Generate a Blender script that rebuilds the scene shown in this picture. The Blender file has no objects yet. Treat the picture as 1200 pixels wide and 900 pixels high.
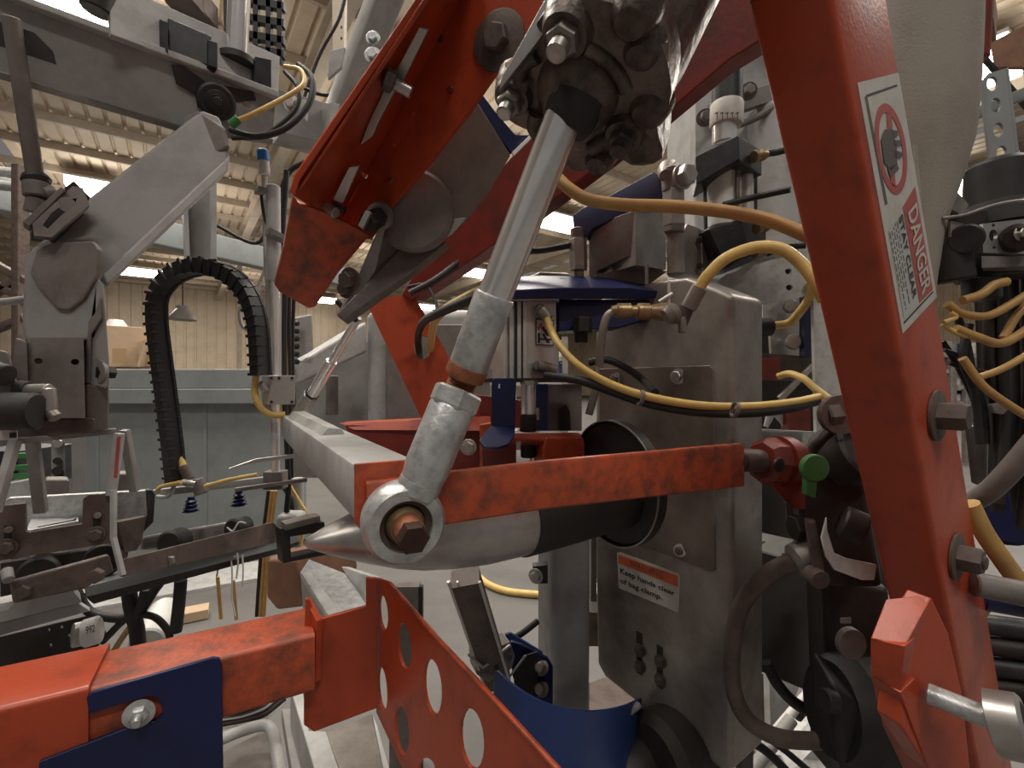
import bpy, bmesh, math, random
from mathutils import Vector, Matrix
from mathutils.geometry import tessellate_polygon
random.seed(7)
SC = bpy.context.scene
COL = SC.collection
# ---------------------------------------------------------------- camera
F, CX, CY, CZ = 560.0, 600.0, 450.0, 1.30
cam_d = bpy.data.cameras.new('camera'); cam = bpy.data.objects.new('camera', cam_d); COL.objects.link(cam)
cam_d.sensor_width = 36.0; cam_d.lens = 36.0 * F / 1200.0; cam_d.clip_start = 0.01; cam_d.clip_end = 300
cam.location = (0, 0, CZ); cam.rotation_euler = (math.pi / 2, 0, 0)
SC.camera = cam
# ---------------------------------------------------------------- world, exposure
w = bpy.data.worlds.new('world'); SC.world = w; w.use_nodes = True
bg = w.node_tree.nodes['Background']; bg.inputs[0].default_value = (1.0, 0.95, 0.9, 1); bg.inputs[1].default_value = 0.10
SC.view_settings.view_transform = 'Standard'; SC.view_settings.look = 'None'
SC.view_settings.gamma = 1.0; SC.view_settings.use_curve_mapping = False
SC.view_settings.exposure = 0.66
# ---------------------------------------------------------------- hall lamps above the machine, with added unseen lights
HU = Vector((-0.571, 0.821, 0)); HV = Vector((0.821, 0.571, 0)); Z = Vector((0, 0, 1))
def area(loc, sx, sy, power, col=(1, 0.93, 0.84)):
    l = bpy.data.lights.new('hall_light', 'AREA'); l.shape = 'RECTANGLE'; l.size = sx; l.size_y = sy
    l.energy = power; l.color = col
    o = bpy.data.objects.new('hall_light', l); COL.objects.link(o); o.location = loc
    o.rotation_euler = (0, 0, math.radians(34.8))
def uplight(x, y, power):  # upward-facing light added to imitate bounce on the ceiling
    area((x, y, 5.6), 5.0, 3.0, power * .30); COL.objects[-1].rotation_euler = (math.pi, 0, math.radians(34.8))
for (x, y, pw) in ((-8, 7, 200), (7, 8, 200), (-2, 12, 240), (-12, 16, 260), (10, 17, 260), (-6, 24, 300), (8, 27, 300), (-16, 27, 300), (20, 24, 260), (-1, 3, 110)): uplight(x, y, pw)
# lamps out of frame over the machine, two added behind the camera as fill, then those of the roof lamps in view
for (x, y, pw) in ((-3.4, 3.0, 150), (2.4, 3.9, 150), (-1.6, 1.6, 120), (6.5, 3.0, 130), (-2.5, -3.0, 70), (1.5, -3.5, 110)): area((x, y, 7.2), 2.4, 0.6, pw)
for (x, y, z, pw) in ((84, -2, 7.35, 110), (1146, 82, 7.35, 200), (112, 222, 7.35, 180), (1134, 216, 7.35, 180), (656, 262, 7.35, 180), (168, 320, 7.35, 200), (556, 320, 7.35, 200)):
    d = 6.05 * F / (CY - y); area(((x - CX) / F * d, d, z - .06), 1.5, .5, pw)
area((.15, 7.4, 7.3), 2.4, .6, 130); area((-12, 30, 7.2), 2.4, .6, 260); area((4, 33, 7.2), 2.4, .6, 260)  # unseen lights added to brighten the central shelving and back wall

# ---------------------------------------------------------------- helpers
M = Vector((0.866, 0.5, 0)); N = Vector((-0.5, 0.866, 0))
def P(x, y, d): return Vector(((x - CX) / F * d, d, CZ - (y - CY) / F * d))
def V(p): return p.copy() if isinstance(p, Vector) else P(*p)
def onp(x, y, p0, n):
    o = Vector((0, 0, CZ)); r = Vector(((x - CX) / F, 1, -(y - CY) / F))
    return o + r * ((p0 - o).dot(n) / r.dot(n))
def thing(name, label, cat, p, group=None):
    o = bpy.data.objects.new(name, None); COL.objects.link(o); o.location = V(p); o.empty_display_size = .02
    o['label'] = label; o['category'] = cat
    if group: o['group'] = group
    return o
def wloc(o):
    v = Vector((0, 0, 0))
    while o is not None: v = v + o.location; o = o.parent
    return v
def fin(bm, name, m, T=None, label=None, cat=None, group=None, bev=0, kind=None, ang=35, origin=None, seg=2):
    bmesh.ops.recalc_face_normals(bm, faces=bm.faces[:])
    vs = [v.co for v in bm.verts]
    c = sum(vs, Vector()) / len(vs) if origin is None else V(origin)
    for v in bm.verts: v.co -= c
    me = bpy.data.meshes.new(name); bm.to_mesh(me); bm.free()
    for f in me.polygons: f.use_smooth = True
    me.set_sharp_from_angle(angle=math.radians(ang))
    me.materials.append(m)
    o = bpy.data.objects.new(name, me); COL.objects.link(o)
    if T is not None:
        o.parent = T; o.location = c - wloc(T)
    else: o.location = c
    if label: o['label'] = label
    if cat: o['category'] = cat
    if group: o['group'] = group
    if kind: o['kind'] = kind
    if bev:
        b = o.modifiers.new('bevel', 'BEVEL'); b.width = bev; b.segments = seg; b.limit_method = 'ANGLE'; b.angle_limit = math.radians(40); b.harden_normals = True
    return o
def nrm(pts):
    n = Vector()
    for i in range(len(pts)):
        a, b = pts[i], pts[(i + 1) % len(pts)]
        n += Vector(((a.y - b.y) * (a.z + b.z), (a.z - b.z) * (a.x + b.x), (a.x - b.x) * (a.y + b.y)))
    return n.normalized()
def away(n, p):
    return n if n.dot(p - Vector((0, 0, CZ))) > 0 else -n
SKEW = None       # direction in which sheet thickness runs in a machine that stands at an angle
def add_slab(bm, pts, tv, holes=()):
    raw = len(pts) > 3 and not isinstance(pts[0], Vector); pts = [V(p) for p in pts]
    if raw:          # true flat sheet: bring every corner onto the mean plane of the outline
        n0 = nrm(pts); c0_ = sum(pts, Vector()) / len(pts); o0 = Vector((0, 0, CZ)); q0_ = []
        for p in pts:
            r = p - o0; dn = r.dot(n0)
            if abs(dn) < .35 * r.length: q0_ = None; break
            q0_.append(o0 + r * ((c0_ - o0).dot(n0) / dn))
        if q0_: pts = q0_
    if not isinstance(tv, Vector) and SKEW is not None and tv > .015: tv = SKEW * tv
    if not isinstance(tv, Vector): tv = away(nrm(pts), sum(pts, Vector()) / len(pts)) * tv
    loops = [pts] + [[V(p) for p in h] for h in holes]
    fr = [[bm.verts.new(p) for p in l] for l in loops]; bk = [[bm.verts.new(p + tv) for p in l] for l in loops]
    for a, b in zip(fr, bk):
        for i in range(len(a)):
            j = (i + 1) % len(a); bm.faces.new((a[i], a[j], b[j], b[i]))
    if not holes:
        bm.faces.new(fr[0]); bm.faces.new(bk[0][::-1])
    else:
        fa = [v for l in fr for v in l]; ba = [v for l in bk for v in l]
        n = nrm(pts); u = n.orthogonal().normalized(); w_ = n.cross(u)
        fl = [[Vector((p.dot(u), p.dot(w_), 0)) for p in l] for l in loops]
        for t in tessellate_polygon(fl):
            try: bm.faces.new([fa[i] for i in t]); bm.faces.new([ba[i] for i in t][::-1])
            except ValueError: pass
def slab(T, name, pts, tv, m, holes=(), bev=0.0008, **k):
    bm = bmesh.new(); add_slab(bm, pts, tv, holes); return fin(bm, name, m, T, bev=(0 if holes else bev), **k)
def ell(cx, cy, rx, ry, p0, n, rot=0, k=20):
    out = []
    for i in range(k):
        a = 2 * math.pi * i / k; x, y = rx * math.cos(a), ry * math.sin(a)
        out.append(onp(cx + x * math.cos(rot) - y * math.sin(rot), cy + x * math.sin(rot) + y * math.cos(rot), p0, n))
    return out
def ring(c, u, v, prof): return [c + u * a + v * b for a, b in prof]
def loft(bm, rings, cap=True, closed=False):
    R = [[bm.verts.new(p) for p in r] for r in rings]; n = len(R[0])
    for a, b in (zip(R, R[1:] + R[:1]) if closed else zip(R, R[1:])):
        for i in range(n):
            j = (i + 1) % n
            try: bm.faces.new((a[i], a[j], b[j], b[i]))
            except ValueError: pass
    if cap and not closed: bm.faces.new(R[0][::-1]); bm.faces.new(R[-1])
    return R
def rrect(w, h, r, k=3):
    out = []
    for cx, cy, a0 in ((w / 2 - r, h / 2 - r, 0), (-w / 2 + r, h / 2 - r, 90), (-w / 2 + r, -h / 2 + r, 180), (w / 2 - r, -h / 2 + r, 270)):
        for i in range(k + 1):
            a = math.radians(a0 + 90 * i / k); out.append((cx + r * math.cos(a), cy + r * math.sin(a)))
    return out
def frame(d, up=Z):
    d = d.normalized()
    if abs(d.dot(up)) > .98: up = Vector((0, 1, 0)) if abs(d.y) < .9 else Vector((1, 0, 0))
    u = d.cross(up).normalized(); v = u.cross(d).normalized(); return u, v
def add_bar(bm, a, b, w, h, r=None, up=Z, hollow=0):
    a, b = V(a), V(b); u, v = frame(b - a, up); r = min(w, h) * .12 if r is None else r
    pr = rrect(w, h, r)
    if hollow:
        pi = rrect(w - 2 * hollow, h - 2 * hollow, max(r - hollow, .0005))
        loft(bm, [ring(a, u, v, pr), ring(b, u, v, pr), ring(b, u, v, pi), ring(a, u, v, pi)], closed=True)
    else: loft(bm, [ring(a, u, v, pr), ring(b, u, v, pr)])
def bar(T, name, a, b, w, h, m, r=None, up=Z, hollow=0, **k):
    bm = bmesh.new(); add_bar(bm, a, b, w, h, r, up, hollow); return fin(bm, name, m, T, **k)
def circ(r, n, ph=0): return [(r * math.cos(2 * math.pi * i / n + ph), r * math.sin(2 * math.pi * i / n + ph)) for i in range(n)]
def add_lathe(bm, a, b, prof, n=28, ph=0):
    a, b = V(a), V(b); d = b - a; u, v = frame(d)
    loft(bm, [ring(a + d * t, u, v, circ(max(r, 1e-5), n, ph)) for t, r in prof])
def lathe(T, name, a, b, prof, m, n=28, **k):
    bm = bmesh.new(); add_lathe(bm, a, b, prof, n); return fin(bm, name, m, T, **k)
def rod(T, name, a, b, r, m, r2=None, n=24, ch=None, **k):
    a, b = V(a), V(b); L = (b - a).length; r2 = r if r2 is None else r2
    c = min(r * .12 if ch is None else ch, L * .2); bm = bmesh.new()
    add_lathe(bm, a, b, [(0, r - c), (c / L, r), (1 - c / L, r2), (1, r2 - c)], n)
    return fin(bm, name, m, T, **k)
def pipe(T, name, a, b, r, ri, m, n=32, **k):
    bm = bmesh.new(); a, b = V(a), V(b); u, v = frame(b - a)
    loft(bm, [ring(a, u, v, circ(r, n)), ring(b, u, v, circ(r, n)), ring(b, u, v, circ(ri, n)), ring(a, u, v, circ(ri, n))], closed=True)
    return fin(bm, name, m, T, **k)
def add_hex(bm, p, d, s, h, ph=0):
    add_lathe(bm, p, p + d * h, [(0, s), (.82, s), (1, s * .86)], 6, ph)
def bolt(T, p, d, s, m, wash=1.5, h=.75, shank=0, name='bolt', **k):
    """hex head of corner radius s standing on p along d, with washer, and threaded end if shank"""
    p = V(p); d = V(d) if isinstance(d, tuple) else d; d = d.normalized(); bm = bmesh.new()
    if wash: add_lathe(bm, p, p + d * s * .22, [(0, s * wash), (.8, s * wash), (1, s * wash * .95)], 24)
    add_hex(bm, p + d * s * .2, d, s, s * h, random.random())
    if shank: add_lathe(bm, p + d * s * .8, p + d * (s * .8 + shank), [(0, s * .5), (.9, s * .5), (1, s * .42)], 14)
    return fin(bm, name, m, T, ang=30, **k)
def spline(pts, k=6):
    pts = [V(p) for p in pts]; q = [pts[0] * 2 - pts[1]] + pts + [pts[-1] * 2 - pts[-2]]; out = []
    for i in range(1, len(q) - 2):
        a, b, c, d = q[i - 1:i + 3]
        for j in range(k):
            t = j / k
            out.append(.5 * ((2 * b) + (c - a) * t + (2 * a - 5 * b + 4 * c - d) * t * t + (3 * b - a - 3 * c + d) * t ** 3))
    return out + [pts[-1]]
def add_tube(bm, pts, r, n=10, k=6, rib=0):
    S = spline(pts, k) if k else [V(p) for p in pts]; rings = []; u = None
    for i, p in enumerate(S):
        t = (S[min(i + 1, len(S) - 1)] - S[max(i - 1, 0)]).normalized()
        if u is None: u, v = frame(t)
        u = (u - t * u.dot(t)).normalized(); v = t.cross(u)
        rr = r * (1 - rib * (i % 2)); rings.append(ring(p, u, v, circ(rr, n)))
    loft(bm, rings)
def hose(T, name, pts, r, m, n=10, k=6, rib=0, **kw):
    bm = bmesh.new(); add_tube(bm, pts, r, n, k, rib); return fin(bm, name, m, T, ang=60, **kw)
def add_box(bm, c, sx, sy, sz, ax=(Vector((1, 0, 0)), Vector((0, 1, 0)), Z)):
    a, b, d = ax; c = V(c); loft(bm, [ring(c - d * sz / 2, a, b, [(-sx / 2, -sy / 2), (sx / 2, -sy / 2), (sx / 2, sy / 2), (-sx / 2, sy / 2)]), ring(c + d * sz / 2, a, b, [(-sx / 2, -sy / 2), (sx / 2, -sy / 2), (sx / 2, sy / 2), (-sx / 2, sy / 2)])])
AX = (Vector((1, 0, 0)), Vector((0, 1, 0)), Z); AM = (M, N, Z); AH = (HV, HU, Z)
def box(T, name, c, sx, sy, sz, m, ax=AX, bev=.001, **k):
    bm = bmesh.new(); add_box(bm, c, sx, sy, sz, ax); return fin(bm, name, m, T, bev=bev, **k)
def text(T, name, s, quad, m, off=.0006, **k):
    """flat printed lettering filling the quad TL,TR,BR,BL"""
    cu = bpy.data.curves.new('t', 'FONT'); cu.body = s; cu.resolution_u = 3; cu.offset = .022; o = bpy.data.objects.new('t', cu); COL.objects.link(o)
    dg = bpy.context.evaluated_depsgraph_get(); me = bpy.data.meshes.new_from_object(o.evaluated_get(dg)); bpy.data.objects.remove(o)
    q = [V(p) for p in quad]; n = away(nrm(q), q[0])
    xs = [v.co.x for v in me.vertices]; ys = [v.co.y for v in me.vertices]; x0, x1, y0, y1 = min(xs), max(xs), min(ys), max(ys)
    for v in me.vertices:
        a = (v.co.x - x0) / (x1 - x0); b = (y1 - v.co.y) / (y1 - y0)
        v.co = (q[0] * (1 - a) + q[1] * a) * (1 - b) + (q[3] * (1 - a) + q[2] * a) * b - n * off
    bm = bmesh.new(); bm.from_mesh(me); return fin(bm, name, m, T, **k)
def copytree(o, off, parent=None, label=None):
    c = o.copy(); COL.objects.link(c)
    if parent is None: c.location = o.location + off
    else: c.parent = parent
    if label: c['label'] = label
    for ch in list(o.children): copytree(ch, off, c)
    return c

# ---------------------------------------------------------------- materials
def mat(name, col, rough=.5, metal=0.0, dirt=None, amt=.35, scale=14, bump=.0, bscale=120, spec=.5, streak=None, emit=None, contrast=(.45, .7), rvar=.12):
    m = bpy.data.materials.new(name); m.use_nodes = True; nt = m.node_tree; nd = nt.nodes; L = nt.links
    b = nd['Principled BSDF']; b.inputs['Roughness'].default_value = rough; b.inputs['Metallic'].default_value = metal
    b.inputs['Specular IOR Level'].default_value = spec
    b.inputs['Base Color'].default_value = (*col, 1)
    tc = nd.new('ShaderNodeTexCoord'); mp = nd.new('ShaderNodeMapping'); L.new(tc.outputs['Object'], mp.inputs[0])
    if streak: mp.inputs['Scale'].default_value = streak
    if dirt:
        nz = nd.new('ShaderNodeTexNoise'); nz.inputs['Scale'].default_value = scale; nz.inputs['Detail'].default_value = 8; nz.inputs['Roughness'].default_value = .65
        L.new(mp.outputs[0], nz.inputs[0])
        mr = nd.new('ShaderNodeMapRange'); mr.inputs[1].default_value = contrast[0]; mr.inputs[2].default_value = contrast[1]; mr.inputs[4].default_value = amt
        L.new(nz.outputs[0], mr.inputs[0])
        mx = nd.new('ShaderNodeMix'); mx.data_type = 'RGBA'; mx.inputs[6].default_value = (*col, 1); mx.inputs[7].default_value = (*dirt, 1)
        L.new(mr.outputs[0], mx.inputs[0]); L.new(mx.outputs[2], b.inputs['Base Color'])
        r2 = nd.new('ShaderNodeMapRange'); r2.inputs[3].default_value = max(rough - rvar * .5, .03); r2.inputs[4].default_value = min(rough + rvar, 1); L.new(nz.outputs[0], r2.inputs[0]); L.new(r2.outputs[0], b.inputs['Roughness'])
    if bump:
        n2 = nd.new('ShaderNodeTexNoise'); n2.inputs['Scale'].default_value = bscale; n2.inputs['Detail'].default_value = 4; L.new(mp.outputs[0], n2.inputs[0])
        bp = nd.new('ShaderNodeBump'); bp.inputs['Strength'].default_value = bump; bp.inputs['Distance'].default_value = .002; L.new(n2.outputs[0], bp.inputs['Height']); L.new(bp.outputs[0], b.inputs['Normal'])
    if emit:
        b.inputs['Emission Color'].default_value = (*emit[0], 1); b.inputs['Emission Strength'].default_value = emit[1]
    return m
RED = mat('red_paint', (.43, .060, .020), .33, 0, (.15, .025, .012), .8, 22, .12, 260, contrast=(.5, .78))
REDW = mat('worn_red_paint', (.50, .085, .03), .42, 0, (.12, .045, .03), .95, 46, .25, 200, contrast=(.42, .68))
REDD = mat('grimy_shaded_red_paint', (.20, .022, .014), .45, 0, (.07, .02, .015), .8, 20, .15)  # darker copy of the red; grime plus shade put into the colour
GREY = mat('grey_paint', (.30, .29, .28), .5, 0, (.17, .15, .14), .6, 14, .1)
GREYD = mat('dusty_brown_grey_paint', (.20, .175, .16), .5, 0, (.09, .07, .06), .75, 14, .25)
GREYL = mat('pale_grey_paint', (.46, .46, .45), .42, 0, (.25, .23, .21), .65, 14, .12)
GREYB = mat('bluish_grey_paint', (.24, .26, .26), .5, 0, (.15, .16, .16), .5, 5, .05)
BROWN = mat('oily_dark_steel', (.13, .095, .08), .5, .2, (.05, .035, .03), .8, 25, .25)
CAST = mat('oily_casting', (.17, .125, .105), .36, .25, (.035, .025, .02), .9, 34, .7, 110, contrast=(.4, .62))
STEEL = mat('brushed_stainless', (.34, .31, .285), .40, .5, (.12, .09, .075), .9, 7, .08, 400, contrast=(.4, .72))
STEELM = mat('machined_steel', (.5, .48, .46), .33, .8, (.28, .24, .21), .6, 20, .08)
CHROME = mat('chrome', (.88, .87, .86), .13, .66, (.5, .46, .43), .3, 30, .02, rvar=.1)
GALV = mat('galvanised', (.62, .63, .63), .33, .5, (.27, .27, .26), .85, 55, .3, 190, contrast=(.42, .7))
ALU = mat('aluminium', (.62, .60, .57), .38, .6, (.4, .36, .32), .5, 16)
BLUE = mat('blue_paint', (.007, .013, .075), .35, 0, (.005, .008, .03), .7, 12, .05)
BLUEL = mat('blue_plastic', (.018, .045, .17), .38, 0, (.01, .02, .08), .5, 10, .05)
BLACK = mat('black_rubber', (.014, .013, .013), .55, 0, (.04, .035, .03), .5, 20, .1)
BLACKP = mat('black_anodised', (.018, .019, .022), .42, .1, (.07, .065, .06), .4, 40)
DARK = mat('dark_greasy_steel', (.035, .028, .025), .5, .3, (.015, .012, .01), .8, 18, .3)
YEL = mat('yellow_hose', (.72, .50, .16), .38, 0, (.42, .26, .09), .6, 20)
YELD = mat('aged_yellow_hose', (.50, .30, .10), .42, 0, (.28, .15, .06), .6, 20)
RUST = mat('rusty_steel', (.30, .11, .05), .6, .3, (.08, .03, .02), .8, 60, .4)
RUSTD = mat('dark_rusty_steel', (.06, .028, .02), .55, .4, (.03, .012, .01), .7, 70, .3)
BRASS = mat('dirty_brass', (.35, .25, .13), .38, .7, (.14, .09, .06), .7, 60, .2)
WHITE = mat('white_plastic', (.68, .68, .66), .4, 0, (.45, .42, .38), .5, 14)
WHITEP = mat('white_speckled_paint', (.50, .50, .48), .5, 0, (.25, .24, .23), .6, 60, .1)
STICK = mat('sticker_white', (.56, .53, .48), .5, 0, (.36, .33, .29), .6, 30)
STORG = mat('sticker_orange', (.60, .12, .04), .5, 0, (.35, .06, .03), .5, 40)
STRED = mat('sticker_red', (.42, .08, .07), .5, 0, (.30, .12, .1), .5, 40)
INK = mat('ink_black', (.02, .018, .018), .5)
INKG = mat('ink_grey', (.10, .085, .08), .5)
GREEN = mat('green_plastic', (.05, .19, .06), .45)
BAG = mat('dusty_grey_canvas', (.33, .30, .26), .8, 0, (.22, .19, .16), .6, 8, .3, 300)
CARD = mat('cardboard', (.50, .36, .24), .8, 0, (.38, .27, .18), .6, 6)
TAPE = mat('packing_tape', (.38, .25, .13), .35)
CONC = mat('concrete', (.125, .119, .113), .6, 0, (.075, .07, .066), .7, 2.2, .1, 30)
PAPER = mat('paper_cream', (.7, .66, .58), .7)
CREAM = mat('cream_roof_sheet', (.62, .51, .38), .6, 0, (.45, .36, .26), .6, 1.2)
PURL = mat('purlin_paint', (.50, .42, .33), .6, 0, (.33, .27, .2), .7, 1.5)
WOOD = mat('rusty_brown_timber', (.30, .15, .09), .7, 0, (.14, .07, .05), .7, 9, .3)
STEELB = mat('browned_steel', (.21, .17, .145), .42, .45, (.10, .07, .055), .8, 12, .08, contrast=(.35, .7))
DGREY = mat('shaded_grey_paint', (.075, .066, .06), .5, .1, (.03, .026, .023), .7, 9)  # grey darkened so the enclosure's shade is in the colour
LAMP = mat('lamp_diffuser', (1, 1, 1), .5, emit=((1, .95, .87), 9.0))
BSKY = mat('strip_blue', (.03, .2, .55), .4)
# ================================================================ SETTING: hall
def hp(u, v, z): return HU * u + HV * v + Z * z
def struct(o): o['kind'] = 'structure'; return o
# floor
bm = bmesh.new(); add_box(bm, hp(18, 8, -.05), 90, 70, .1, AH); struct(fin(bm, 'floor', CONC))
# ceiling: corrugated sheets (ribs run along HU), purlins run along HV
ROOF = 8.0; PITCH = .36; BAY = 1.9
ceil_e = bpy.data.objects.new('ceiling', None); COL.objects.link(ceil_e); ceil_e.location = hp(0, 0, ROOF); struct(ceil_e)
def sheet_bm(du, dv, z):
    bm = bmesh.new(); n = int(dv / PITCH); pr = []
    for i in range(n):
        x = i * PITCH; pr += [(x, 0), (x + PITCH * .72, 0), (x + PITCH * .78, .07), (x + PITCH * .92, .07), (x + PITCH, 0)][(1 if i else 0):]
    a = [bm.verts.new(HV * x + Z * h) for x, h in pr]; b = [bm.verts.new(HV * x + Z * h + HU * du) for x, h in pr]
    for i in range(len(a) - 1): bm.faces.new((a[i], a[i + 1], b[i + 1], b[i]))
    return bm
s0 = fin(sheet_bm(BAY, PITCH * 30, 0), 'roof_panel', CREAM, ceil_e, origin=Vector((0, 0, 0)), ang=10)
bm = bmesh.new(); 
for (a, b, h) in ((0, .07, .012), ):
    add_box(bm, Vector((0, 0, -.01)), PITCH * 30, .10, .012, AH)
    add_box(bm, HU * -.045 + Z * -.11, PITCH * 30, .010, .20, AH)
    add_box(bm, HU * -.005 + Z * -.21, PITCH * 30, .09, .012, AH)
p0 = fin(bm, 'purlin', PURL, ceil_e, origin=Vector((0, 0, 0)))
first = True
for iu in range(-1, 21):
    for iv in range(-2, 5):
        off = hp(iu * BAY + 1.0, iv * PITCH * 30 - 4, 0)
        a, b = (s0, p0) if first else (s0.copy(), p0.copy())
        if not first:
            COL.objects.link(a); COL.objects.link(b)
        first = False
        a.location = off; b.location = off + HV * PITCH * 15
# main rafters with bolted flange, running along HU
for v in (-10.0, 2.2, 14.4, 26.6):
    bm = bmesh.new()
    for (z, ww, hh) in ((-.26, .26, .03), (-.50, .02, .46), (-.74, .26, .03)):
        add_box(bm, hp(19, v, z + ROOF), ww, 42, hh, AH)
    fin(bm, 'rafter', PURL, ceil_e)
# back wall (at far end of HU) of ribbed sheets
U1 = 40.0
def ribwall(name, o, du, n, pitch, h, z0, mm):
    bm = bmesh.new(); nn = Z.cross(du)
    pr = []
    for i in range(n):
        x = i * pitch; pr += [(x, 0), (x + pitch * .7, 0), (x + pitch * .78, .06), (x + pitch * .92, .06)]
    a = [bm.verts.new(o + du * x + nn * h_ + Z * z0) for x, h_ in pr]; b = [bm.verts.new(o + du * x + nn * h_ + Z * (z0 + h)) for x, h_ in pr]
    for i in range(len(a) - 1): bm.faces.new((a[i], a[i + 1], b[i + 1], b[i]))
    return struct(fin(bm, name, mm, None, ang=10))
ribwall('wall_back', hp(U1, -26, 0), HV, 110, .6, 8.0, 0, CREAM)
ribwall('wall_right', hp(-3, 38, 0), HU, 72, .6, 8.0, 0, CREAM)
ribwall('wall_left', hp(-3, -26, 0), HU, 72, .6, 8.0, 0, CREAM)
# steel columns by the back wall and in the hall
for i, (x, y, d, lab) in enumerate(((842/3, 0, 24, 'cream steel hall column in front of the far ribbed wall'), (735, 0, 17, 'cream steel hall column behind the chrome piston rod'))):
    T = thing('hall_column', lab, 'column', Vector(((x - 600) / F * d, d, 0)))
    c = wloc(T)
    for (dx, sx, sy) in ((0, .02, .3),):
        box(T, 'web_plate', c + Z * 3.85, sx, sy, 7.7, PURL, AH, bev=0)
        box(T, 'flange', c + Z * 3.85 + HU * .15, .2, .02, 7.7, PURL, AH, bev=0); box(T, 'flange', c + Z * 3.85 - HU * .15, .2, .02, 7.7, PURL, AH, bev=0)
# lit high bay fixtures
LB = 'lit high bay lamps under the roof'
lamps = [(168, 320, 2.5, 'large lit rectangular roof lamp left of the black cable chain arch'),
 (112, 222, 1.4, 'lit roof lamp peeking over the slanted grey arm'),
 (172, 368, 1.2, 'small lit roof lamp just left of the cable chain leg'),
 (196, 368, 1.2, 'small lit roof lamp just right of the cable chain leg'),
 (380, 352, 1.6, 'lit roof lamp under the orange end of the upper channel'),
 (556, 320, 1.8, 'lit roof lamp between black hose loop and chrome piston rod'),
 (498, 360, 1.4, 'lit roof lamp behind the top of the holed red plate'),
 (578, 388, 1.2, 'lit roof lamp low beside the scratched lower sleeve of the rod'),
 (656, 262, 2.6, 'long lit roof lamp right of the chrome piston rod'),
 (1134, 216, 1.6, 'lit roof lamp beside the black filter dome'),
 (1146, 82, 1.5, 'lit roof lamp above the slotted strut'),
 (84, -2, 1.5, 'lit roof lamp at the very top left above the gantry beam')]
for x, y, L, lab in lamps:
    d = 6.15 * F / (CY - y); c = P(x, y, d)
    T = thing('high_bay_lamp', lab, 'lamp', c, LB)
    bm = bmesh.new(); add_box(bm, c + Z * .17, L, 1.1, .08, AH); fin(bm, 'housing', GREYL, T, bev=.02)
    bm = bmesh.new(); add_box(bm, c, L * .96, 1.0, .26, AH); fin(bm, 'diffuser', LAMP, T, bev=.04)
    for s in (-1, 1): rod(T, 'hanger', c + HV * s * L * .4 + Z * .1, c + HV * s * L * .4 + Z * .36, .01, GREY, n=6)
# unlit bell pendant
c = P(214, 375, 24); T = thing('pendant_lamp', 'unlit grey bell-shaped pendant lamp seen through the cable chain arch', 'lamp', c)
lathe(T, 'shade', c, c + Z * .7, [(0, .62), (.05, .62), (.5, .46), (.8, .26), (.84, .26), (1, .27)], GREY)
rod(T, 'cord', c + Z * .7, c + Z * 3.0, .03, DARK, n=6)
# long shelving and clutter far away
WORDS = 'first second third fourth fifth sixth seventh eighth'.split()
def rack(lab, x0, x1, ytop, ybot, d, rows, cols, seedc, grp=None):
    a, b = P(x0, ybot, d), P(x1, ytop, d); T = thing('storage_rack', lab, 'shelving', (( x0 + x1) / 2, ybot, d))
    W = b.x - a.x; H = b.z - a.z; dep = .8 * d / 8
    for i in range(cols + 1):
        x = a.x + W * i / cols
        for yy in (0, dep): bar(T, 'upright', Vector((x, d + yy, 0)), Vector((x, d + yy, b.z)), .012 * d, .012 * d, GREYD)
    for j in range(rows):
        z = a.z + H * (j + .12) / rows; box(T, 'shelf', Vector((a.x + W / 2, d + dep / 2, z)), W, dep, .008 * d, GREY, bev=0)
    rnd = random.Random(seedc); g = 'boxes and bins on the far shelving ' + str(['left', 'centre', 'right'][seedc % 3])
    for j in range(rows):
        z = a.z + H * (j + .12) / rows + .005 * d
        for i in range(cols * 2):
            w_ = W / cols / 2 * rnd.uniform(.55, .9); h_ = H / rows * rnd.uniform(.35, .72); x = a.x + W * (i + .5) / cols / 2
            o = box(None, 'storage_bin', Vector((x, d + dep * .4, z + h_ / 2)), w_, dep * .6, h_, rnd.choice((WHITE, WHITE, GREYL, CARD, BLUEL, PAPER)), bev=0)
            o['label'] = lab.split(' shelving')[0] + ' shelf bin, row %s from the bottom, place %s from the left' % (WORDS[j], WORDS[i]); o['category'] = 'bin'; o['group'] = g
rack('pale loaded shelving behind the bent blue bracket', 556, 662, 395, 512, 7.5, 4, 3, 1)
rack('bright loaded shelving right of the red post', 1098, 1150, 400, 475, 8, 4, 3, 2)
# floor-standing grey tank and guard panel behind the conveyor (left)
A = Vector((P(-60, 450, 3.7).x, 3.7, 0)); B = Vector((P(352, 450, 3.7).x, 3.7, 0))
T = thing('grey_guard_tank', 'large bluish grey steel tank wall with stepped top rails behind the conveyor', 'tank', (A + B) / 2)
W = B.x - A.x; cx = (A.x + B.x) / 2
box(T, 'panel', Vector((cx, 3.78, .58)), W, .06, 1.16, GREYB, bev=.004)
box(T, 'lower_rail', Vector((cx, 3.73, 1.16 + .045)), W, .14, .115, GREYL if 0 else GREYB, bev=.008)
box(T, 'upper_rail', Vector((cx, 3.75, 1.34)), W, .10, .15, GREYB, bev=.008)
for px in (108, 236):
    box(T, 'seam_strip', Vector((P(px, 450, 3.7).x, 3.745, .58)), .03, .01, 1.14, GREYB, bev=.002)
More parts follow.
